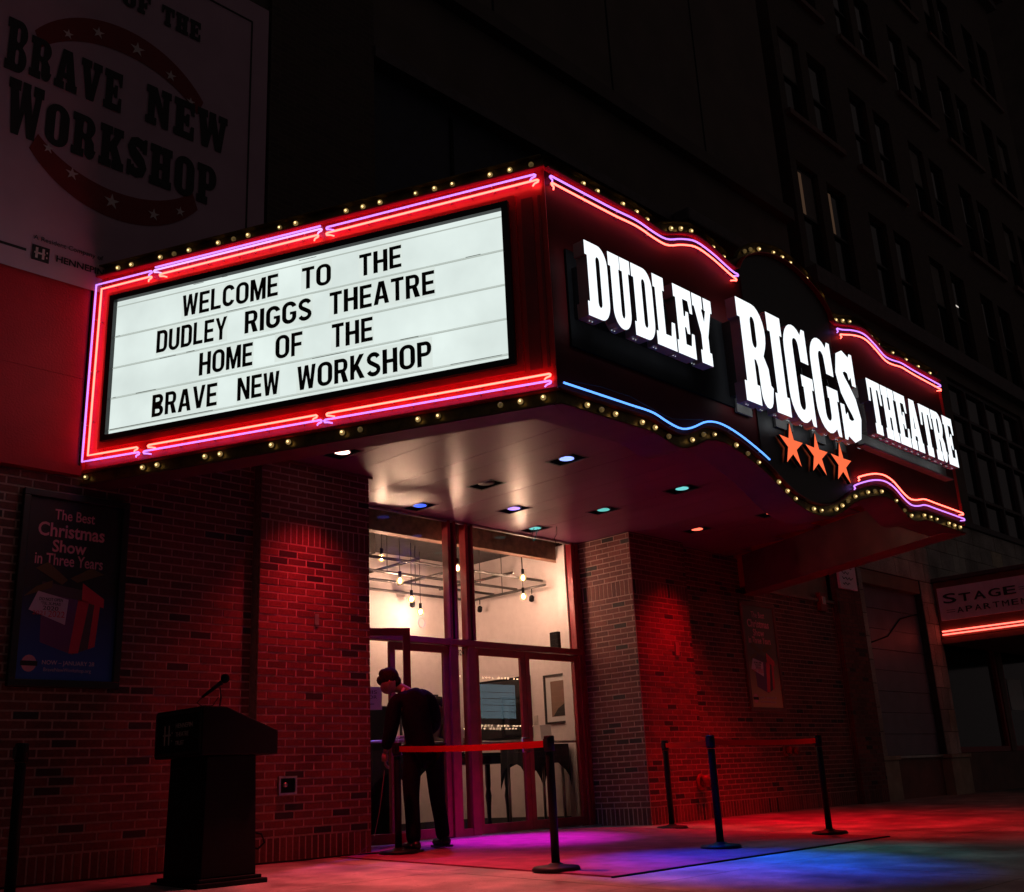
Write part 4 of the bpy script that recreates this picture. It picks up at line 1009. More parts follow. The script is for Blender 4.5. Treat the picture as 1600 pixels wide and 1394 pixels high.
pane(en, FG, 6.70, 8.455, 2.165, 3.54); pane(en, FG, 8.585, 8.735, 2.165, 3.54); pane(en, FG, 8.865, 10.665, 2.165, 3.54)
pane(en, FG, 8.57, 8.72, .10, 2.088)
mb = MB(); mb.fbox(FG, 8.571, 8.719, 0, .10, -.05, .04); mb.build('sill', M['frame_red'], en)
mb = MB(); mb.fbox(FG, 6.63, 10.8, -.005, .022, .051, .14); mb.build('threshold', M['steel'], en)
def door(F, a0, a1, hinge_left, nm='door', handle=True, HT=2.08):
    d = MB(); w_ = .075
    d.fbox(F, a0, a0 + w_, .03, HT, -.022, .022); d.fbox(F, a1 - w_, a1, .03, HT, -.022, .022)
    d.fbox(F, a0 + w_, a1 - w_, HT - .08, HT, -.022, .022); d.fbox(F, a0 + w_, a1 - w_, .03, .13, -.022, .022)
    o = bevel(d.build(nm, M['frame_red'], en), .004)
    pane(o, F, a0 + w_, a1 - w_, .13, HT - .08)
    mb = MB(); z = 1.02
    mb.tube([F(a0 + w_, z, -.04), F(a1 - w_, z, -.04)], .014, 8); mb.build('push_bar', M['alu'], o)
    if handle:
        x = a1 - w_ / 2 if hinge_left else a0 + w_ / 2; d_ = -1 if hinge_left else 1
        mb = MB(); mb.tube([F(x, .90, .02), F(x, .90, .065), F(x + .12 * d_, .90, .065), F(x + .12 * d_, 1.06, .065), F(x, 1.06, .065), F(x, 1.06, .02)], .010, 8); mb.build('handle', M['steel'], o)
    return o
door(FG, 8.842, 9.70, True); door(FG, 9.705, 10.698, False, handle=False); door(FG, 7.575, 8.438, False)
# open leaf, hinge at the left jamb, swung out
H = Vector((6.72, 9.08, 0)); T_ = Vector((7.50, 8.66, 0)); du = (T_ - H).normalized()
FO = Fr(H, du, Vector((du.y, -du.x, 0)))
NA0, NA1 = .30, .575
od = door(FO, 0, (T_ - H).length, True, HT=2.165); 
mb = MB(); mb.fbox(FO, NA0, NA1, 1.33, 1.56, .023, .025); pp = mb.build('notice', M['paper'], od)
text_block('notice_text', 'THIS', FO, NA0 + .05, NA1 - .05, 1.49, 1.525, .026, M['print_black'], od)
text_block('notice_text', 'DOOR', FO, NA0 + .04, NA1 - .05, 1.44, 1.475, .026, M['print_black'], od)
mb = MB(); mb.fbox(FO, NA0 + .12, NA1 - .08, 1.385, 1.392, .026, .027); flat_poly(mb, FO, [(NA0 + .09, 1.388), (NA0 + .12, 1.372), (NA0 + .12, 1.404)], .026, .027); mb.build('notice_arrow', M['print_black'], od)
text_block('street_number', '824', FG, 8.59, 8.70, 1.985, 2.05, .003, M['print_black'], en, bold=.01)
# faint round decal on the left glass and swirl on the right
mb = MB(); mb.tube([FG(8.06 + .05 * math.cos(R(a)), 2.32 + .055 * math.sin(R(a)), .002) for a in range(0, 360, 20)], .003, 4, closed=True); mb.build('decal', M['paper'], en)

# ------------------------------------------------------------------ lobby
BY = 11.15; RX = 10.80; LX = 4.8; CH = 3.62
mb = MB(); mb.box(LX, RX, BY, BY + .1, 0.002, CH); structure(mb.build('lobby_wall', M['white_wall']))
mb = MB(); mb.box(RX + .001, RX + .02, 9.17, BY + .1, 0.002, CH); structure(mb.build('lobby_wall', M['white_wall']))
mb = MB(); mb.box(LX - .1, LX - .001, 9.16, BY + .1, 0.002, CH); structure(mb.build('lobby_wall', M['white_wall']))
mb = MB(); mb.box(LX - .1, RX + .02, 9.16, BY + .1, CH + .001, CH + .05); structure(mb.build('lobby_ceiling', M['lobby_dark']))
mb = MB(); mb.box(LX - .1, RX + .02, 9.18, BY + .1, -.05, .001); structure(mb.build('lobby_floor', M['lobby_floor']))
mb = MB(); mb.box(LX, RX - .001, BY - .012, BY - .001, .003, .13); mb.box(RX - .012, RX - .001, 9.18, BY - .013, .003, .13); structure(mb.build('lobby_baseboard', M['lobby_dark']))
mb = MB(); mb.box(6.7, 10.79, 9.30, 9.42, 3.36, 3.60); tag(mb.build('header_beam', M['beam']), 'stained brown header beam just inside the upper glass', 'beam')
# pipe grid
pg = thing('pipe_grid', 'dark pipe grid hung below the lobby ceiling for track lights', 'pipe grid', (9, 10.2, 3.05))
def pipe(p, q, r_=.018, parent=None): mb = MB(); mb.tube([p, q], r_, 8); mb.build('pipe', M['pipe'], parent or pg)
pipe((6.0, 10.92, 3.06), (10.62, 10.92, 3.06)); pipe((10.62, 10.92, 3.06), (10.62, 9.5, 3.06)); pipe((10.0, 10.9, 3.16), (10.0, 9.5, 3.16)); pipe((9.25, 10.9, 3.16), (9.25, 9.5, 3.16))
pipe((7.6, 10.9, 3.16), (7.6, 9.5, 3.16)); pipe((8.4, 10.9, 3.16), (8.4, 9.5, 3.16)); pipe((6.0, 10.1, 3.10), (10.7, 10.1, 3.10)); pipe((6.0, 9.62, 3.14), (10.7, 9.62, 3.14)); pipe((6.0, 10.55, 3.10), (10.7, 10.55, 3.10))
for x_, y_ in ((7.6, 10.9), (9.25, 10.55), (10.0, 10.1), (8.4, 10.1), (10.62, 10.3), (9.25, 9.62), (7.6, 9.62)): pipe((x_, y_, 3.08), (x_, y_, CH), .006)
# ducts on the ceiling
mb = MB(); mb.box(6.2, 8.3, 10.2, 10.7, 3.34, CH - .002); tag(mb.build('air_duct', M['pipe']), 'dark boxed duct under the lobby ceiling', 'duct')
BL = [(7.97, 9.68, 3.15, 'pendant bulb seen upper left through the left pane'), (8.56, 10.05, 3.0, 'pendant bulb seen centre of the left upper pane'), (9.10, 10.46, 2.88, 'pendant bulb in the left pane, second lowest, beside the lowest one'), (9.55, 10.80, 2.80, 'lowest pendant bulb hanging from a black socket in the left pane'),
      (8.80, 9.27, 3.05, 'pendant bulb seen between the two mullion pairs'), (10.15, 9.46, 3.10, 'upper one of two stacked pendant bulbs in the right pane'), (10.12, 9.44, 2.85, 'lower one of two stacked pendant bulbs in the right pane')]
for x_, y_, z_, lb in BL:
    t = thing('pendant_bulb', lb, 'pendant lamp', (x_, y_, z_), 'pendant bulbs in the lobby')
    mb = MB(); mb.ball((x_, y_, z_), .047, 16); bo = mb.build('bulb', M['globe'], t)
    mb = MB(); mb.ball((x_, y_, z_), .0205, 10, (.8, .8, 1.25)); mb.build('filament', M['lobby_bulb'], bo)
    mb = MB(); mb.lathe([(.016, .044), (.020, .06), (.020, .115), (.006, .12)], (x_, y_, z_), 12); mb.build('socket', M['black_matte'], t)
    mb = MB(); mb.tube([(x_, y_, z_ + .12), (x_, y_, CH)], .004, 6); mb.build('cord', M['black_matte'], t)
for x_, y_, lb in ((9.5, 10.9, 'black track spot head left of the lobby corner'), (10.62, 10.75, 'black track spot head right of the lobby corner'), (10.62, 9.75, 'black track spot head on the right run of pipe')):
    t = thing('track_spot', lb, 'track light', (x_, y_, 3.0), 'track spots on the pipe grid')
    mb = MB(); mb.tube([(x_, y_, 3.045), (x_, y_, 2.98)], .008, 6); mb.build('stem', M['black_matte'], t)
    mb = MB(); mb.lathe([(.02, 0), (.035, .02), (.035, .08), (.03, .085)], (x_, y_ , 2.95), 12, axis=(.5, .6, -.6)); mb.build('head', M['black_matte'], t)
t = thing('cabinet', 'tall black cabinet seen through the open door leaf beside the pier', 'cabinet', (8.0, 10.3, 0))
mb = MB(); mb.box(7.6, 8.50, 10.15, 10.6, .003, 1.50); bevel(mb.build('body', M['black_matte'], t), .01)
mb = MB(); mb.box(7.61, 8.49, 10.14, 10.148, .95, .97); mb.build('trim', M['alu'], t)
# pictures
def picture(F, a0, a1, z0, z1, label, portrait=False):
    t = thing('framed_picture', label, 'picture', F((a0 + a1) / 2, z0, 0), 'framed pictures in the lobby')
    mb = MB(); frame_bars(mb, F, a0, a1, z0, z1, .025, .001, .03); mb.build('frame', M['black_paint'], t)
    mb = MB(); mb.fbox(F, a0 + .024, a1 - .024, z0 + .024, z1 - .024, .002, .012); mb.build('mat_board', M['paper'], t)
    w_, h_ = a1 - a0, z1 - z0
    mb = MB(); mb.fbox(F, a0 + .2 * w_, a1 - .2 * w_, z0 + .14 * h_, z1 - .14 * h_, .0125, .0145); mb.build('photograph', M['tan'], t)
    if portrait:
        mb = MB(); flat_poly(mb, F, [(a0 + .25 * w_, z0 + .15 * h_), (a1 - .21 * w_, z0 + .15 * h_), (a1 - .21 * w_, z0 + .38 * h_), (a0 + .62 * w_, z0 + .40 * h_), (a0 + .4 * w_, z0 + .3 * h_)], .015, .0155)
        mb.build('printed_suit', M['print_black'], t)
        mb = MB(); flat_poly(mb, F, [(a0 + w_ * (.58 + .10 * math.cos(R(k))), z0 + h_ * (.55 + .14 * math.sin(R(k)))) for k in range(0, 360, 30)], .015, .0156); mb.build('printed_face', M['skin'], t)
    return t
FRW = Fr((RX, BY, 0), (0, -1, 0), (-1, 0, 0))
FBW = Fr((0, BY, 0), (1, 0, 0), FN)
picture(FRW, BY - 9.77, BY - 9.20, 1.27, 1.90, 'tilted black framed portrait photograph on the right lobby wall', True)
picture(FBW, 9.45, 10.12, 1.20, 1.76, 'black framed picture on the back lobby wall behind the man')
picture(FBW, 8.35, 8.85, 1.10, 1.58, 'framed picture on the back wall low beside the open door')
t = thing('wall_screen', 'black wall screen on the lobby wall seen through the centre door glass', 'screen', FRW(BY - 10.5, 1.2, 0))
mb = MB(); mb.fbox(FRW, BY - 10.98, BY - 10.02, 1.12, 1.93, .001, .05); mb.build('frame', M['black_matte'], t)
mb = MB(); mb.fbox(FRW, BY - 10.95, BY - 10.05, 1.15, 1.90, .0505, .052); mb.build('screen', M['dark_glass'], t)
mb = MB(); mb.fbox(FRW, BY - 9.98, BY - 9.92, 1.28, 1.40, .001, .012); tag(mb.build('light_switch', M['white_plastic']), 'white switch plate on the lobby wall left of the portrait', 'switch')
t = thing('wall_speaker', 'small black speaker mounted high on the right lobby wall', 'speaker', (10.7, 9.3, 2.2))
mb = MB(); mb.box(10.60, 10.75, 9.32, 9.46, 2.20, 2.42); bevel(mb.build('cabinet', M['black_matte'], t), .012); mb = MB(); mb.tube([(10.75, 9.39, 2.3), (10.80, 9.39, 2.34)], .02, 8); mb.build('bracket', M['black_matte'], t)
# furniture
def table(x0, x1, y0, y1, h, label):
    t = thing('lobby_table', label, 'table', ((x0 + x1) / 2, (y0 + y1) / 2, 0))
    mb = MB(); mb.box(x0, x1, y0, y1, h - .035, h); bevel(mb.build('tabletop', M['black_paint'], t), .008)
    mb = MB(); mb.box(x0 + .05, x1 - .05, y0 + .05, y1 - .05, h - .13, h - .036); mb.build('apron', M['black_paint'], t)
    for a, b_ in ((x0 + .08, y0 + .08), (x1 - .08, y0 + .08), (x0 + .08, y1 - .08), (x1 - .08, y1 - .08)):
        mb = MB(); mb.lathe([(.02, .05), (.035, .08), (.025, .14), (.03, .3), (.042, .42), (.028, .5), (.036, .56), (.036, h - .13)], (a, b_, 0), 12); lg = mb.build('leg', M['black_paint'], t)
        mb = MB(); mb.lathe([(.025, -.012), (.025, .012)], (a, b_, .026), 12, axis=(1, 0, 0)); mb.build('caster', M['black_matte'], lg)
    return t
table(9.35, 10.15, 9.75, 10.25, .93, 'black side table with turned legs behind the centre glass door')
def cloth_table(x0, x1, y0, y1, h, label):
    t = thing('covered_table', label, 'table', ((x0 + x1) / 2, (y0 + y1) / 2, 0))
    mb = MB(); mb.box(x0, x1, y0, y1, h - .03, h - .004); mb.build('tabletop', M['black_paint'], t)
    for a in (x0 + .06, x1 - .06):
        for b_ in (y0 + .06, y1 - .06): mb = MB(); mb.tube([(a, b_, 0.002), (a, b_, h - .03)], .018, 8); mb.build('leg', M['alu'], t)
    mb = MB(); ring = []; n = 48; per = []
    for k in range(n):
        u = k / n * 4; sd = int(u); f = u - sd
        p = [(x0 + (x1 - x0) * f, y0), (x1, y0 + (y1 - y0) * f), (x1 - (x1 - x0) * f, y1), (x0, y1 - (y1 - y0) * f)][sd]
        drop = .22 + .30 * (abs(f - .5) * 2) ** 3
        w_ = .014 * math.sin(k * 1.9)
        cx_, cy_ = (x0 + x1) / 2, (y0 + y1) / 2; d = Vector((p[0] - cx_, p[1] - cy_, 0)).normalized()
        per.append((Vector((p[0], p[1], h)) + d * .006, Vector((p[0], p[1], h - drop)) + d * (.03 + w_)))
    mb.smooth = True
    for k in range(n):
        a, b_ = per[k], per[(k + 1) % n]; mb.add([a[0], b_[0], b_[1], a[1]], [(0, 1, 2, 3)])
    mb.add([p_[0] for p_ in per], [tuple(range(n))]); mb.build('tablecloth', M['cloth_black'], t)
cloth_table(9.85, 10.6, 9.25, 9.70, 1.0, 'small table under a black pointed cloth by the right door')
cloth_table(7.9, 9.1, 9.9, 10.5, .98, 'wide table draped in black cloth behind the left doors')
mb = MB(); mb.box(9.44, 9.58, 9.85, 9.95, .932, 1.10); bx = tag(mb.build('card_reader', M['white_plastic']), 'white card terminal on the black side table', 'terminal'); mb = MB(); mb.box(9.47, 9.53, 9.845, 9.8495, 1.0, 1.08); mb.build('screen', M['dark_glass'], bx)
mb = MB(); mb.hexa([(10.28, 9.40, 1.004), (10.42, 9.34, 1.004), (10.43, 9.35, 1.004), (10.29, 9.41, 1.004), (10.32, 9.46, 1.24), (10.46, 9.40, 1.24), (10.47, 9.41, 1.24), (10.33, 9.47, 1.24)]); tag(mb.build('sign_holder', M['paper']), 'white sheet in a slanted holder on the pointed black cloth', 'sign')

# ------------------------------------------------------------------ items on the brick walls
def poster(F, a0, a1, z0, z1, label, big):
    t = thing('poster_case', label, 'poster', F((a0 + a1) / 2, z0, 0), 'framed show posters on brick')
    fw = .055 * (a1 - a0) / .86
    mb = MB(); frame_bars(mb, F, a0, a1, z0, z1, fw, .001, .05 if big else .035); bevel(mb.build('frame', M['black_paint'] if big else M['inner_face'], t), .006)
    mb = MB(); mb.fbox(F, a0 + fw, a1 - fw, z0 + fw, z1 - fw, .002, .02)
    m_, nt, b_ = nodes('poster_print'); L = nt.links
    ge = nt.nodes.new('ShaderNodeNewGeometry'); s = nt.nodes.new('ShaderNodeSeparateXYZ'); L.new(ge.outputs['Position'], s.inputs[0])
    cr = nt.nodes.new('ShaderNodeValToRGB'); mr = nt.nodes.new('ShaderNodeMapRange'); mr.inputs[1].default_value = z0; mr.inputs[2].default_value = z1
    L.new(s.outputs[2], mr.inputs[0]); L.new(mr.outputs[0], cr.inputs[0]); L.new(cr.outputs[0], b_.inputs['Base Color'])
    cr.color_ramp.elements[0].color = (.03, .10, .42, 1) if big else (.62, .36, .18, 1); cr.color_ramp.elements[1].color = (.016, .016, .02, 1) if big else (.10, .09, .06, 1); cr.color_ramp.elements[0].position = .05; cr.color_ramp.elements[1].position = .5
    b_.inputs['Roughness'].default_value = .5
    mb.build('print', m_, t)
    W = a1 - a0 - 2 * fw; Hh = z1 - z0 - 2 * fw; A = lambda u: a0 + fw + W * u; Z_ = lambda v: z0 + fw + Hh * v
    pm = M['poster_pink']
    for s_t, u0, u1, v0, v1, bd in (('The Best', .27, .70, .885, .945, .012), ('Christmas', .11, .82, .785, .865, .02), ('Show', .27, .63, .700, .770, .02), ('in Three Years', .10, .82, .625, .690, .012)):
        text_block('lettering', s_t, F, A(u0), A(u1), Z_(v0), Z_(v1), .021, pm, t, bold=bd)
    text_block('lettering', 'NOW \u2013 JANUARY 28', F, A(.26), A(.80), Z_(.075), Z_(.105), .021, M['poster_pale'], t, bold=.01)
    text_block('lettering', 'BraveNewWorkshop.org', F, A(.28), A(.77), Z_(.040), Z_(.065), .021, M['poster_pale'], t)
    def poly(nm, pts, m, o=.0205): mb = MB(); flat_poly(mb, F, [(A(u), Z_(v)) for u, v in pts], o, o + .001); mb.build(nm, m, t)
    poly('printed_badge', [(.13 + .075 * math.cos(R(k)), .085 + .045 * math.sin(R(k))) for k in range(0, 360, 24)], M['poster_pink'])
    poly('printed_bar', [(.045, .072), (.215, .072), (.215, .098), (.045, .098)], M['print_black'], .0216)
    poly('gift_side', [(.22, .20), (.56, .14), (.62, .44), (.20, .47)], M['gift_purple'])
    poly('gift_end', [(.56, .14), (.79, .19), (.82, .42), (.62, .44)], M['gift_dark'])
    poly('gift_ribbon', [(.52, .147), (.62, .15), (.70, .435), (.585, .45)], M['gift_red'], .0216)
    poly('gift_ribbon', [(.72, .175), (.79, .19), (.82, .42), (.76, .425)], M['gift_red'], .0216)
    poly('gift_lid', [(.18, .47), (.62, .44), (.62, .50), (.20, .53)], M['gift_dark'], .0216)
    poly('gift_lid', [(.62, .44), (.86, .41), (.86, .46), (.62, .54)], M['gift_red'], .0216)
    poly('gift_bow', [(.40, .52), (.12, .60), (.24, .64), (.46, .55)], M['gift_gold'], .0226); poly('gift_bow', [(.56, .54), (.84, .60), (.70, .63), (.48, .56)], M['gift_gold'], .0226)
    poly('gift_bow', [(.30, .50), (.02, .44), (.14, .50), (.30, .54)], M['gift_gold'], .0232)
    poly('gift_tag', [(.08, .37), (.46, .30), (.48, .44), (.16, .475)], M['poster_pale'], .0238)
    for s_t, v0, v1, u0, u1, mm in (('DO NOT OPEN', .425, .442, .18, .42, M['print_black']), ("'TIL X-MAS", .402, .419, .20, .40, M['print_black']), ('2020', .374, .396, .22, .38, M['print_black']), ('2021', .346, .368, .12, .25, M['gift_red']), ('2022', .338, .372, .28, .45, M['gift_red'])):
        text_block('lettering', s_t, F, A(u0), A(u1), Z_(v0), Z_(v1), .0252, mm, t)
    return t
M['poster_pink'] = mat('poster_pink', (.75, .30, .36), .6, noise=.03); M['poster_pale'] = mat('poster_pale', (.62, .48, .58), .6, noise=.03)
M['gift_purple'] = mat('gift_purple', (.16, .05, .16), .6, noise=.05); M['gift_dark'] = mat('gift_dark', (.09, .06, .07), .6, noise=.05)
M['gift_red'] = mat('gift_red', (.62, .03, .07), .6, noise=.05); M['gift_gold'] = mat('gift_gold', (.13, .085, .025), .6, noise=.05)
poster(F83, 3.24, 4.11, 1.40, 2.92, 'large black poster case on the wall left of the podium', True)
poster(F835, 13.48, 14.43, 1.36, 2.93, 'brown framed poster on the far wall right of the brick pier', False)
t = thing('junction_box', 'recessed grey metal outlet box low on the left pier', 'outlet box', (5.665, 8.2, .54))
mb = MB(); frame_bars(mb, F82, 5.572, 5.758, .542, .698, .018, -.02, .022); mb.build('frame', M['alu'], t)
mb = MB(); mb.fbox(F82, 5.59, 5.74, .56, .68, -.02, .005); mb.build('recess', M['black_matte'], t)
mb = MB(); mb.lathe([(.02, 0), (.02, .02), (.01, .025)], F82(5.64, .625, .005), 12, axis=FN); mb.build('outlet', M['steel'], t)
mb = MB(); mb.fbox(F82, 5.94, 5.985, 2.03, 2.13, .0, .012); tag(mb.build('wall_plate', M['alu']), 'small blank metal plate on the left brick pier', 'plate')
mb = MB(); mb.fbox(F82, 11.60, 11.68, 2.03, 2.20, .0, .02); tag(mb.build('wall_plate', M['tan']), 'small pale plate on the red lit right pier', 'plate')
def fdc(F, a, z, label, two):
    t = thing('hydrant_connection', label, 'fire connection', F(a, z, 0), 'fire department connections')
    mb = MB(); mb.lathe([(.10, 0), (.10, .012), (.06, .02)], F(a, z, .002), 20, axis=FN); mb.build('flange', M['red_plastic'] if two else M['inner_face'], t)
    mb = MB(); mb.tube([F(a, z, .02), F(a, z, .12)], .055, 14); mb.build('body', M['red_plastic'], t)
    for s in ((-1, 1) if two else (0,)):
        mb = MB(); mb.lathe([(.045, 0), (.045, .07), (.055, .07), (.055, .10), (.02, .11)], F(a + s * .07, z + s * -.04, .09), 14, axis=FN + Vector((s * .6, 0, -.2))); mb.build('cap', M['red_plastic'], t)
fdc(F82, 11.90, .46, 'twin capped red hose connection low on the right brick pier', True)
fdc(F835, 14.33, .83, 'single red capped valve on the dark wall behind the stanchion belt', False)
t = thing('fire_alarm', 'red fire alarm horn strobe on the far brick pilaster', 'alarm', (15.95, 8.3, 3.0))
mb = MB(); mb.box(15.80, 16.0, 8.27, 8.345, 2.95, 3.25); bevel(mb.build('body', M['red_plastic'], t), .01); mb = MB(); mb.box(15.85, 15.95, 8.255, 8.269, 3.06, 3.18); mb.build('lens', M['white_plastic'], t)
t = thing('wall_sign', 'small pale hanging sign with dark script on the far pilaster', 'sign', (16.7, 8.2, 3.35))
mb = MB(); mb.box(16.40, 16.99, 8.19, 8.235, 3.36, 3.82); mb.build('board', M['sign_lilac'], t)
FS_ = Fr((0, 8.19, 0), (1, 0, 0), FN)
mb = MB()
for k in range(4):
    yy = 3.72 - .09 * k; mb.tube([FS_(16.50 + .04 * i, yy + .022 * math.sin(i * 2.1 + k), .003) for i in range(10 - (k % 2) * 3)], .007, 4)
mb.build('script_strokes', M['print_black'], t)
# conduits/cable on the pavement
mb = MB(); mb.tube([(2.2, 8.20, .012), (3.2, 8.22, .012), (4.3, 8.23, .012), (5.1, 8.15, .012), (5.7, 8.05, .012), (6.2, 8.10, .012), (6.55, 8.0, .010), (6.75, 7.85, .012)], .009, 6); tag(mb.build('cable', M['black_matte']), 'black cable lying along the foot of the brick pier', 'cable')
mb = MB(); mb.tube([(6.05, 7.95, .006), (6.3, 8.0, .02), (6.5, 8.05, .12), (6.62, 8.1, .4), (6.70, 8.13, .72)], .0022, 6); tag(mb.build('cord', M['sill']), "thin cord rising from the pavement to the man's hand", 'cord')

# ------------------------------------------------------------------ stanchions and belts
def stanchion(x, y, label):
    z = gz(y); t = thing('stanchion', label, 'stanchion', (x, y, z), 'black belt stanchions')
    mb = MB(); mb.lathe([(.178, 0), (.178, .012), (.165, .026), (.06, .036), (.04, .05)], (x, y, z + (.012 if (cx0 < x < cx1 and cy0 < y) else 0)), 32); mb.build('base', M['post'], t)
    mb = MB(); mb.lathe([(.032, .04), (.032, .84), (.030, .845)], (x, y, z), 20); mb.build('pole', M['post'], t)
    mb = MB(); mb.lathe([(.040, .85), (.040, .955), (.036, .962)], (x, y, z), 20); mb.build('head', M['post'], t)
    mb = MB(); mb.box(x - .046, x - .039, y - .02, y + .02, z + .87, z + .94); mb.build('clip', M['black_paint'], t)
    return z
S = [(6.27, 5.66, 'stanchion in front of the right glass door on the carpet edge'), (6.62, 7.85, "stanchion beside the man's feet at the open door"), (10.46, 7.65, 'stanchion standing closest to the right brick pier'),
     (8.44, 5.67, 'stanchion near the middle of the carpet front, with a belt to its right'), (10.31, 5.63, 'farthest right stanchion at the carpet corner'), (2.85, 6.94, 'dark stanchion cut off at the left edge, left of the podium')]
for s in S: stanchion(*s)
def belt(p, q, label):
    z0 = gz(p[1]) + .905; z1 = gz(q[1]) + .905; mb = MB(); n = 10; A = []; B = []
    d = Vector((q[0] - p[0], q[1] - p[1], 0)); d.normalize(); sd = Vector((d.y, -d.x, 0)) * .0012
    for k in range(n + 1):
        f = k / n; sag = -.012 * 4 * f * (1 - f); f2 = (.04 + f * (((Vector(q) - Vector(p)).length) - .08)) / (Vector(q) - Vector(p)).length
        c = Vector((p[0] + (q[0] - p[0]) * f2, p[1] + (q[1] - p[1]) * f2, z0 + (z1 - z0) * f + sag))
        A.append(c + Vector((0, 0, .025))); B.append(c - Vector((0, 0, .025)))
    mb.strip([a + sd for a in A], [b_ + sd for b_ in B]); mb.strip([a - sd for a in A], [b_ - sd for b_ in B]); mb.strip([a + sd for a in A], [a - sd for a in A]); mb.strip([a + sd for a in B], [a - sd for a in B])
    tag(mb.build('belt', M['belt']), label, 'belt', 'red retractable belts')
belt((6.62, 7.85), (6.27, 5.66), 'red belt stretched from the man to the front stanchion')
belt((8.44, 5.67), (10.31, 5.63), 'red belt stretched between the two right front stanchions')
belt((10.46, 7.65), (8.44, 5.67), 'faint red belt running back to the stanchion by the brick pier')

# ------------------------------------------------------------------ podium with microphone
pz = gz(6.95)
pd = thing('podium', 'black lectern with a pale theatre trust logo on its front', 'podium', (4.4, 7.2, pz))
FPY = 6.95
def prism_y(mb, pts, y0, y1):
    n = len(pts); b = len(mb.v); mb.v += [Vector((x, y0, z)) for x, z in pts] + [Vector((x, y1, z)) for x, z in pts]
    mb.face(range(b, b + n)); mb.face([b + n + i for i in range(n)][::-1])
    for i in range(n): j = (i + 1) % n; mb.face((b + j, b + i, b + n + i, b + n + j))
mb = MB(); prism_y(mb, [(4.09, .83), (4.72, .83), (4.72, 1.00), (4.28, 1.165), (4.09, 1.165)], 6.95, 7.60); bevel(mb.build('head', M['podium'], pd), .008)
mb = MB(); prism_y(mb, [(4.16, pz + .06), (4.60, pz + .06), (4.58, .829), (4.18, .829)], 7.02, 7.53); bevel(mb.build('column', M['podium'], pd), .008)
mb = MB(); mb.box(4.10, 4.66, 6.96, 7.59, pz, pz + .035); mb.box(4.13, 4.63, 6.99, 7.56, pz + .0355, pz + .0595); bevel(mb.build('base', M['podium'], pd), .006)
FPO = Fr((4.09, 7.60, 0), (0, -1, 0), (-1, 0, 0))
mb = MB(); frame_bars(mb, FPO, .01, .64, .845, 1.15, .02, .001, .008); mb.build('front_panel', M['black_paint'], pd)
M['logo_pale'] = mat('logo_pale', (.42, .38, .34), .6, noise=.05)
mb = MB()
for q in ((.13, .145, .92, 1.06), (.19, .205, .92, 1.06), (.115, .22, .985, .998), (.235, .245, .945, .955), (.235, .245, 1.0, 1.01)): mb.fbox(FPO, *q, .001, .003)
mb.build('logo_mark', M['logo_pale'], pd)
for s_t, z_, u in (('HENNEPIN', 1.035, .52), ('THEATRE', .975, .47), ('TRUST', .915, .41)): text_block('lettering', s_t, FPO, .29, u, z_, z_ + .032, .001, M['logo_pale'], pd)
mc = thing('microphone', 'gooseneck microphone pointing up from the black lectern', 'microphone', (4.28, 7.0, 1.17))
mb = MB(); mb.lathe([(.03, 0), (.03, .01), (.012, .02)], (4.30, 7.08, 1.158), 16); mb.tube([(4.30, 7.08, 1.16), (4.31, 7.08, 1.24), (4.30, 7.08, 1.31)], .006, 8); mb.build('stem', M['black_paint'], mc)
mb = MB(); mb.tube([(4.18, 7.12, 1.24), (4.24, 7.10, 1.29), (4.31, 7.08, 1.345)], [.009, .013, .018], 10); mb.build('handle', M['black_matte'], mc)
mb = MB(); mb.ball((4.335, 7.072, 1.375), .032, 14, (1, 1, 1.1)); mb.build('grille', M['black_matte'], mc)
mb = MB(); mb.tube([(4.18, 7.12, 1.24), (4.14, 7.12, 1.20), (4.17, 7.1, 1.175), (4.25, 7.09, 1.18), (4.29, 7.08, 1.24)], .004, 6); mb.build('cable', M['black_matte'], mc)
mb = MB(); mb.tube([(4.60, 7.1, .30), (4.66, 7.05, .28), (4.68, 7.04, .22), (4.64, 7.06, .18), (4.60, 7.1, .19)], .008, 6); mb.build('cable_loop', M['black_matte'], pd)

# ------------------------------------------------------------------ people
def skin(name, m, parent, verts, edges, radii, sub=2, root=0):
    loc = WL[parent.name]; me = bpy.data.meshes.new(name)
    me.from_pydata([tuple(Vector(v) - loc) for v in verts], edges, []); o = bpy.data.objects.new(name, me); col.objects.link(o)
    md = o.modifiers.new('s', 'SKIN'); md.use_smooth_shade = True
    sk = me.skin_vertices[0].data if me.skin_vertices else None
    if sk is None:
        me.attributes
    for i, r_ in enumerate(radii):
        sk[i].radius = r_ if isinstance(r_, tuple) else (r_, r_)
        sk[i].use_root = (i == root)
    s2 = o.modifiers.new('u', 'SUBSURF'); s2.levels = sub; s2.render_levels = sub
    dg = bpy.context.evaluated_depsgraph_get(); dg.update()
    nm = bpy.data.meshes.new_from_object(o.evaluated_get(dg)); nm.name = name
    bpy.data.objects.remove(o)
    nm.materials.clear(); nm.materials.append(m)
    for p in nm.polygons: p.use_smooth = True
    ob = bpy.data.objects.new(name, nm); return link(ob, parent, loc)
def chain(pts, base=0): return [(base + i, base + i + 1) for i in range(len(pts) - 1)]

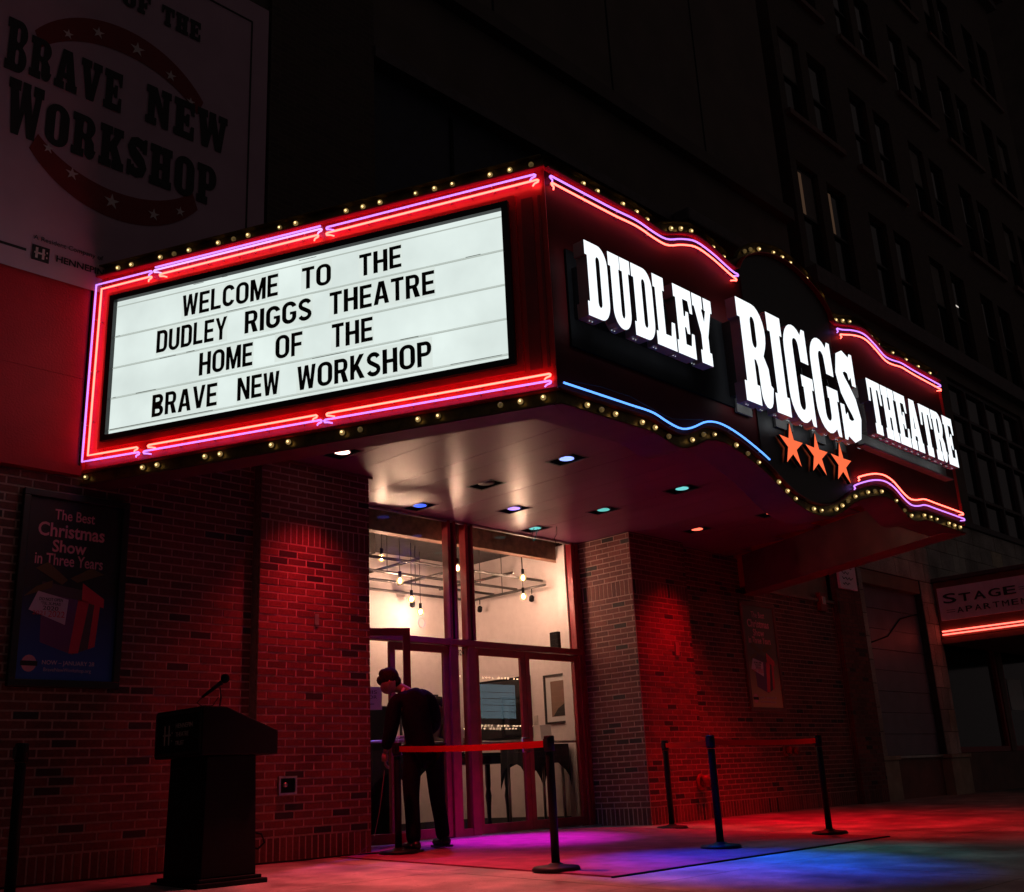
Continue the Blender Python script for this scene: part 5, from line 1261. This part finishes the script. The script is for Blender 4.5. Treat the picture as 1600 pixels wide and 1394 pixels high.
mt = thing('person', 'man in a dark suit seen from behind, leaning at the open glass door', 'person', (6.95, 7.95, 0))
V = Vector
pel = V((6.98, 7.93, .93)); hipL = V((6.90, 7.97, .90)); hipR = V((7.10, 7.88, .90))
knL = V((6.85, 7.93, .47)); anL = V((6.80, 7.86, .085)); knR = V((7.17, 7.94, .49)); anR = V((7.23, 7.92, .10))
wa = V((6.96, 7.95, 1.06)); ch_ = V((6.905, 7.98, 1.27)); nb = V((6.91, 7.98, 1.42)); nk = V((6.855, 8.025, 1.455)); hd = V((6.760, 8.115, 1.53))
shL = V((6.77, 8.06, 1.32)); shR = V((7.05, 7.90, 1.33)); elL = V((6.745, 8.08, 1.08)); haL = V((6.72, 8.15, .86)); elR = V((7.15, 7.90, 1.12)); haR = V((7.17, 8.13, 1.02))
# body: one continuous figure
bv = [pel, wa, ch_, nb, nk, hd + V((0, 0, -.02)), hipL, knL, anL, hipR, knR, anR, shL, elL, haL, shR, elR, haR]
be = [(0, 1), (1, 2), (2, 3), (3, 4), (4, 5), (0, 6), (6, 7), (7, 8), (0, 9), (9, 10), (10, 11), (2, 12), (12, 13), (13, 14), (2, 15), (15, 16), (16, 17)]
br = [.08, .075, .07, .05, .048, .06, .06, .045, .035, .06, .045, .035, .035, .028, .024, .035, .028, .024]
skin('body', M['skin'], mt, bv, be, br, 1)
# head with face
hm = MB(); hm.ball(hd, .098, 18, (.86, .98, 1.16)); fd = V((-.30, .85, -.45)).normalized()
hm.ball(hd + fd * .030 + V((0, 0, -.035)), .066, 12); hm.ball(hd + fd * .096 + V((0, 0, -.005)), .013, 8, (1, 1, 1.4))
sd_ = V((.62, .78, 0))
for s in (-1, 1): hm.ball(hd + sd_ * (.082 * s) + V((0, 0, -.01)), .024, 8, (.6, .6, 1.2))
hm.build('head', M['skin'], mt)
em_ = MB()
for s in (-1, 1): em_.ball(hd + fd * .098 + sd_ * (.032 * s) + V((0, 0, .012)), .010, 8)
em_.build('eyes', M['print_black'], mt)
hh = MB(); hh.ball(hd + V((.000, .004, .034)), .106, 20, (.88, .98, 1.0)); hh.ball(hd + V((.028, -.026, -.005)), .082, 14, (.9, .95, .95)); hh.ball(hd + V((-.040, .050, .018)), .062, 12, (1.0, 1, .9)); hh.ball(hd + V((-.045, .03, .075)), .05, 12)
hair = hh.build('hair', M['hair'], mt)
cm = MB(); cm.lathe([(.058, 0), (.056, .022), (.052, .023)], nk - V((.004, .004, .035)), 16, axis=(hd - nb)); cm.build('shirt_collar', M['paper'], mt)
# jacket
jv = [V((6.98, 7.93, .79)), V((6.98, 7.93, .93)), wa, ch_, V((6.93, 7.965, 1.385)), V((6.89, 7.995, 1.435)), V((6.84, 8.02, 1.37)), V((6.775, 8.06, 1.33)), elL, V((6.72, 8.14, .90)), V((7.00, 7.93, 1.39)), V((7.07, 7.89, 1.35)), elR, V((7.17, 8.09, 1.04))]
je = [(0, 1), (1, 2), (2, 3), (3, 4), (4, 5), (3, 6), (6, 7), (7, 8), (8, 9), (3, 10), (10, 11), (11, 12), (12, 13)]
jr = [(.20, .15), (.19, .145), (.175, .14), (.188, .135), (.14, .11), (.066, .066), .10, .092, .074, .056, .10, .090, .070, .052]
skin('jacket', M['suit'], mt, jv, je, jr, 2, root=3)
tv = [V((7.00, 7.92, .90)), V((6.91, 7.96, .84)), V((6.87, 7.95, .66)), knL, V((6.82, 7.88, .25)), V((6.80, 7.85, .06)), V((7.09, 7.89, .84)), V((7.15, 7.92, .66)), knR, V((7.21, 7.93, .26)), V((7.23, 7.92, .07))]
skin('trousers', M['trouser'], mt, tv, [(0, 1), (1, 2), (2, 3), (3, 4), (4, 5), (0, 6), (6, 7), (7, 8), (8, 9), (9, 10)], [.13, .10, .095, .078, .072, .072, .10, .095, .078, .072, .072], 2)
for an, dx in ((V((6.80, 7.85, 0.0)), V((-.03, .10, 0))), (V((7.23, 7.92, .012)), V((.02, .11, 0)))):
    sm_ = MB(); sm_.ball(an + dx * .6 + V((0, 0, .045)), .06, 14, (.85, 1.7, .65)); sm_.ball(an + V((0, -.03, .05)), .052, 12, (.9, 1.0, .9)); sm_.box(an.x - .045, an.x + .04, an.y - .09, an.y + .14, an.z, an.z + .02)
    bevel(sm_.build('shoe', M['shoe'], mt), .006)
def hand(parent, wrist, dirv, side, m, k=1.0):
    d = V(dirv).normalized(); s = V(side).normalized(); n = d.cross(s).normalized(); mb = MB()
    mb.tube([wrist, wrist + d * .03 * k, wrist + d * .075 * k], [.022 * k, .032 * k, .030 * k], 10)
    for i, (off, ln) in enumerate(((-.028, .062), (-.010, .072), (.009, .068), (.026, .054))):
        a = wrist + d * .070 * k + s * off * k; b_ = a + d * ln * .5 * k + n * .006; c_ = b_ + d * ln * .35 * k + n * .016; e_ = c_ + d * ln * .15 * k + n * .02
        mb.tube([a, b_, c_, e_], [.0095 * k, .009 * k, .008 * k, .006 * k], 8)
    a = wrist + d * .02 * k - s * .028 * k; mb.tube([a, a + d * .03 * k - s * .016 * k, a + d * .055 * k - s * .018 * k + n * .012], [.012 * k, .011 * k, .008 * k], 8)
    mb.build('hand', m, parent)
hand(mt, V((6.72, 8.145, .875)), (.0, .05, -1), (.6, .7, 0), M['skin']); hand(mt, V((7.17, 8.14, 1.02)), (-.3, .9, -.1), (.2, .1, 1), M['skin'])
# second person, inside
p_ = thing('person', 'person in a brown jacket bent over behind the lobby table, holding a white sheet', 'person', (8.78, 9.72, 0))
B0 = V((8.97, 9.75, 0))
def at(x, y, z): return B0 + V((x, y, z * (.94 if z > .9 else 1)))
bv = [at(0, 0, .92), at(0, 0, 1.06), at(-.02, 0, 1.26), at(-.06, 0, 1.40), at(-.09, -.01, 1.46), at(-.12, -.02, 1.53), at(-.09, 0, .88), at(-.09, 0, .48), at(-.09, 0, .09), at(.09, 0, .88), at(.09, 0, .48), at(.09, 0, .09), at(-.18, 0, 1.33), at(-.24, -.05, 1.12), at(-.10, -.17, 1.10), at(.15, 0, 1.32), at(.24, -.05, 1.12), at(.12, -.17, 1.12)]
skin('body', M['skin'], p_, bv, be, br, 1)
jv = [at(0, 0, .82), at(0, 0, .95), at(0, 0, 1.08), at(-.02, 0, 1.25), at(-.05, 0, 1.36), at(-.08, 0, 1.41), at(-.12, 0, 1.33), at(-.18, 0, 1.30), at(-.24, -.05, 1.12), at(-.13, -.14, 1.10), at(.09, 0, 1.33), at(.15, 0, 1.29), at(.24, -.05, 1.12), at(.14, -.14, 1.12)]
skin('jacket', M['olive'], p_, jv, je, jr, 2, root=3)
tv2 = [at(0, 0, .9), at(-.09, 0, .84), at(-.09, 0, .66), at(-.09, 0, .46), at(-.09, 0, .25), at(-.09, 0, .06), at(.09, 0, .84), at(.09, 0, .66), at(.09, 0, .46), at(.09, 0, .25), at(.09, 0, .06)]
skin('trousers', M['trouser'], p_, tv2, [(0, 1), (1, 2), (2, 3), (3, 4), (4, 5), (0, 6), (6, 7), (7, 8), (8, 9), (9, 10)], [.13, .10, .09, .075, .07, .07, .10, .09, .075, .07, .07], 2)
hd2 = at(-.14, -.03, 1.54)
hm = MB(); hm.ball(hd2, .095, 16, (.9, .95, 1.15)); hm.ball(hd2 + V((-.09, -.05, -.02)), .018, 8); hm.ball(hd2 + V((.01, -.09, 0)), .02, 8); hm.build('head', M['skin'], p_)
hh = MB(); hh.ball(hd2 + V((.02, .0, .035)), .102, 16, (.95, .98, 1.0)); hh.build('hair', M['hair'], p_)
for s in (-1, 1): sm_ = MB(); sm_.ball(B0 + V((.09 * s, -.05, .05)), .05, 12, (.9, 2.0, .8)); sm_.build('shoe', M['shoe'], p_)
hand(p_, at(-.12, -.15, 1.10), (.3, -.9, 0), (0, 0, 1), M['skin']); hand(p_, at(.13, -.15, 1.12), (-.3, -.9, 0), (0, 0, 1), M['skin'])
mb = MB(); mb.hexa([at(-.02, -.26, 1.03), at(.13, -.24, 1.03), at(.13, -.237, 1.03), at(-.02, -.257, 1.03), at(-.0, -.22, 1.30), at(.15, -.20, 1.30), at(.15, -.197, 1.30), at(0, -.217, 1.30)]); tag(mb.build('paper_sheet', M['paper']), 'white sheet held by the person inside the lobby', 'paper')

# ------------------------------------------------------------------ theatre sign across the street (seen only as a reflection in the doors)
om = thing('street_marquee', 'small lit marquee reflected in the centre door glass', 'marquee', (44, -25, 4))
FOM = Fr((41.2, -25, 0), (1, 0, 0), (0, 1, 0))
mb = MB(); mb.fbox(FOM, -.6, 5.2, 2.4, 6.6, -3, -.02); mb.build('body', M['black_paint'], om)
mb = MB(); mb.fbox(FOM, .9, 4.0, 4.15, 6.0, -.01, .02); mb.build('panel', M['opp_panel'], om)
for zz in (4.5, 4.85, 5.2, 5.55): mb = MB(); mb.fbox(FOM, .9, 4.0, zz, zz + .03, .021, .03); mb.build('letter_track', M['black_paint'], om)
for k in range(22):
    for pz_, px_ in ((6.35, -.3 + .25 * k), (3.6, -.1 + .25 * k), (3.75, -.1 + .25 * k + .1)):
        if (k * 7 + int(pz_ * 10)) % 5 == 0: continue
        mb = MB(); mb.ball(FOM(px_, pz_, .05), .055, 6); mb.build('bulb', M['opp_bulb'], om)
for k in range(9):
    mb = MB(); mb.ball(FOM(.3, 4.0 + .26 * k, .05), .055, 6); mb.build('bulb', M['opp_bulb'], om)

# ------------------------------------------------------------------ neighbouring building
sb = thing('apartment_building', 'tall dark brick apartment block with paired sash windows beyond the marquee', 'building', (24, 8.4, 0))
X0, X1 = 17.20, 32.6
FA = Fr((0, 8.4, 0), (1, 0, 0), FN)
def aw(nm, a0, a1, z0, z1, o0, o1, m, par=sb): mb = MB(); mb.fbox(FA, a0, a1, z0, z1, o0, o1); return mb.build(nm, M[m], par)
storeys = [(9.75, 11.95)] + [(13.05 + 3.38 * k, 15.10 + 3.38 * k) for k in range(4)]
bays = [17.45 + 3.05 * k for k in range(5)]
wx = []
for b in bays: wx += [(b, b + .85), (b + 1.20, b + 2.05)]
zcur = 9.52
for z0, z1 in storeys:
    if z1 > 25: break
    aw('wall', X0, X1, zcur, z0 - .001, -.6, 0, 'far_brick')
    e = X0
    for a0, a1 in wx:
        aw('wall', e, a0, z0, z1, -.6, 0, 'far_brick'); e = a1
    aw('wall', e, X1, z0, z1, -.6, 0, 'far_brick')
    for k, (a0, a1) in enumerate(wx):
        mb = MB(); zm = (z0 + z1) / 2; frame_bars(mb, FA, a0 + .001, a1 - .001, z0 + .001, z1 - .001, .05, -.16, -.10)
        mb.fbox(FA, a0 + .051, a1 - .051, zm - .025, zm + .025, -.16, -.09); wf = mb.build('window', M['frame_dark'], sb)
        mb = MB(); mb.fbox(FA, a0 + .05, a1 - .05, z0 + .05, zm - .026, -.15, -.14); mb.build('pane', M['dark_glass'], wf)
        mb = MB(); mb.fbox(FA, a0 + .05, a1 - .05, zm + .026, z1 - .05, -.13, -.12); mb.build('pane', M['dark_glass'], wf)
        if (k * 5 + int(z0)) % 4 == 1: mb = MB(); mb.fbox(FA, a0 + .055, a1 - .055, zm + .03 + .3 * ((k * 3) % 3), z1 - .06, -.119, -.116); mb.build('blind', M['blind'], wf)
        if z0 < 10 and k < 2: mb = MB(); mb.fbox(FA, a0 + .06, a0 + .36, zm + .04, z1 - .12, -.119, -.115); mb.build('lit_blind', M['lit_blind'], wf)
        if z0 < 10 and k in (8, 5): mb = MB(); mb.fbox(FA, a0 + .1, a0 + .5, zm + .3, zm + .34, -.119, -.116); mb.build('lit_lamp', M['lit_small'], wf)
    if z0 > 10:
        for b in bays: aw('sill', b - .12, b + 2.2, z0 - .13, z0 - .001, .0005, .10, 'sill')
    zcur = z1 + .001
aw('wall', X0, X1, zcur, 24.0, -.6, 0, 'far_brick')
for k, (zz, oo) in enumerate(((24.0, .25), (24.3, .45), (24.6, .7))): aw('cornice', X0, X1 + oo, zz, zz + .29, -.6, oo, 'ledge')
aw('ledge', X0, X1, 9.15, 9.515, -.6, .22, 'ledge')
aw('wall', X0, X1, 8.85, 9.145, -.6, 0, 'facade_b')
# big gridded windows
bw = [(17.7, 22.3), (23.3, 27.9), (28.9, 32.2)]
e = X0
for a0, a1 in bw:
    aw('wall', e, a0, 5.40, 8.845, -.6, 0, 'facade_b'); e = a1
    mb = MB(); frame_bars(mb, FA, a0 + .001, a1 - .001, 5.401, 8.84, .09, -.2, -.08)
    n = 4
    for k in range(1, n): xx = a0 + (a1 - a0) * k / n; mb.fbox(FA, xx - .04, xx + .04, 5.49, 8.75, -.2, -.07)
    for k in range(n):
        xa = a0 + (a1 - a0) * k / n + .041; xb = a0 + (a1 - a0) * (k + 1) / n - .041
        if k == 0: xa = a0 + .091
        if k == n - 1: xb = a1 - .091
        for zz in (6.1, 7.3, 8.0): mb.fbox(FA, xa, xb, zz, zz + .07, -.19, -.08)
    wf = mb.build('window', M['ledge'], sb)
    for k in range(n):
        for za, zb_ in ((5.49, 6.1), (6.17, 7.3), (7.37, 8.0), (8.07, 8.75)):
            mb = MB(); mb.fbox(FA, a0 + (a1 - a0) * k / n + .04, a0 + (a1 - a0) * (k + 1) / n - .04, za, zb_, -.17, -.16); mb.build('pane', M['dark_glass'], wf)
aw('wall', e, X1, 5.40, 8.845, -.6, 0, 'facade_b')
aw('ledge', X0, X1, 5.29, 5.395, -.6, .06, 'ledge')
aw('stone_backing', X0, X1, 3.87, 5.285, -.6, -.01, 'stone_joint')
def tiles(a0, a1, z0, z1, w_, h_, off0, parent):
    nr = round((z1 - z0) / h_)
    for r_ in range(nr):
        zz = z0 + (z1 - z0) * r_ / nr; x = a0 - (w_ / 2 if (r_ + off0) % 2 else 0)
        while x < a1:
            p0, p1 = max(x, a0), min(x + w_, a1)
            if p1 - p0 > .04:
                mb = MB(); o_ = rnd.uniform(0, .004); mb.fbox(FA, p0 + .006, p1 - .006, zz + .006, zz + (z1 - z0) / nr - .006, -.009, o_ + .004)
                mb.build('stone_tile', M['stone'], parent)
            x += w_
tiles(X0, 27.0, 3.87, 5.285, .62, .354, 0, sb)
aw('stone_backing', X0, X0 + .44, .70, 3.865, -.6, -.01, 'stone_joint'); tiles(X0, X0 + .44, .70, 3.865, .44, .40, 0, sb)
aw('stone_backing', 20.03, 20.66, .70, 3.865, -.6, -.01, 'stone_joint'); tiles(20.03, 20.66, .70, 3.865, .34, .40, 1, sb)
for a, b_ in ((17.14, 17.86), (19.98, 20.80)):
    bevel(aw('plinth', a, b_, -.01, .63, -.5, .08, 'plinth'), .01); bevel(aw('plinth_cap', a - .03, b_ + .03, .631, .70, -.5, .11, 'plinth'), .01)
aw('bulkhead', 17.87, 19.97, -.01, .66, -.5, -.10, 'inner_face'); aw('bulkhead_sill', 17.66, 20.02, .661, .70, -.5, -.04, 'alu')
aw('header', 17.65, 20.02, 3.62, 3.865, -.6, -.02, 'tan')
zz = .705; k = 0
while zz < 3.60:
    z1 = min(zz + .36, 3.615); aw('shutter_slat', 17.66, 20.02, zz + .004, z1 - .004, -.22, -.14 + .006 * (k % 2), 'shutter'); zz = z1; k += 1
mb = MB()
mb.tube([FA(17.66, 2.55, -.13), FA(18.6, 2.75, -.13), FA(19.2, 3.1, -.128), FA(20.0, 3.25, -.128)], .012, 6); mb.build('drooping_cable', M['black_matte'], sb)
# right of the second column: dark shop glass
aw('bulkhead', 20.81, 27, -.01, .72, -.5, -.14, 'inner_face')
for a0, a1 in ((20.75, 23.5), (23.75, 26.9)):
    mb = MB(); frame_bars(mb, FA, a0, a1, .725, 2.95, .10, -.25, -.12); wf = mb.build('shop_window', M['frame_red'], sb); mb = MB(); mb.fbox(FA, a0 + .1, a1 - .1, .825, 2.85, -.2, -.19); mb.build('pane', M['dark_glass'], wf)
aw('wall', 23.501, 23.749, .725, 2.95, -.5, -.10, 'inner_face'); aw('wall', 20.75, 27, 2.955, 3.865, -.6, -.02, 'inner_face')
aw('wall', 27.001, X1, -.01, 3.865, -.6, 0, 'facade'); aw('mass', X0 + .01, X1 - .01, 0, 24, -14, -.61, 'facade')
mb = MB(); mb.fbox(FA, 24.1, 24.9, 1.55, 2.2, -.185, -.18); mb.build('window_notice', M['paper'], sb)
# canopy with sign
cn = thing('canopy', 'flat canopy of the apartment entrance with lilac sign board and red neon lines', 'canopy', (22, 7, 2.7))
mb = MB(); mb.box(20.57, 26.6, 5.2, 8.385, 2.70, 2.80); mb.build('underside', M['inner_face'], cn)
mb = MB(); mb.box(20.57, 26.6, 5.2, 8.384, 2.801, 3.88); bevel(mb.build('body', M['inner_face'], cn), .02)
mb = MB(); mb.box(20.53, 26.64, 5.16, 8.384, 3.881, 3.95); mb.build('cap', M['ledge'], cn)
FC = Fr((20.57, 8.38, 0), (0, -1, 0), (-1, 0, 0))
mb = MB(); mb.fbox(FC, .07, 3.1, 3.13, 3.75, .001, .03); mb.build('sign_board', M['sign_lilac'], cn)
x = .17
for i, c_ in enumerate('STAGE'):
    h_ = .185 if i == 0 else .15; w_ = .25 if i == 0 else .22
    mb = MB(); place(mb, text_shape(c_, .01), FC, x, x + w_, 3.44, 3.44 + h_, .031, .045); mb.build('lettering', M['print_black'], cn); x += w_ + .055
for z_ in (3.50, 3.54): mb = MB(); mb.fbox(FC, x, x + .9, z_, z_ + .008, .031, .038); mb.build('sign_line', M['print_black'], cn)
for z_ in (3.27, 3.31): mb = MB(); mb.fbox(FC, .2, .36, z_, z_ + .008, .031, .038); mb.build('sign_line', M['print_black'], cn)
x = .40
for c_ in 'APARTMENTS': mb = MB(); place(mb, text_shape(c_), FC, x, x + .12, 3.24, 3.345, .031, .042); mb.build('lettering', M['print_black'], cn); x += .168
for z_ in (2.93, 2.87): mb = MB(); mb.tube([FC(.05, z_, .03), FC(3.15, z_, .03)], .013, 8); mb.build('neon_tube', M['stage_neon'], cn)
# far building beyond, with one lit window
fb = thing('far_building', 'far dark building past the apartment block with one lit window', 'building', (60, 9, 0))
mb = MB(); mb.box(52, 90, 4, 60, 0, 62); mb.build('wall', M['facade'], fb)  # height stretched to cover the bright ambient sky behind
mb = MB(); mb.box(51.9, 51.99, 8.3, 9.6, 18.0, 20.2); wf = mb.build('window', M['facade_b'], fb)
for k in range(4): mb = MB(); mb.box(51.84, 51.89, 8.4, 9.5, 18.2 + .5 * k, 18.5 + .5 * k); mb.build('pane', M['lit_small'], wf)
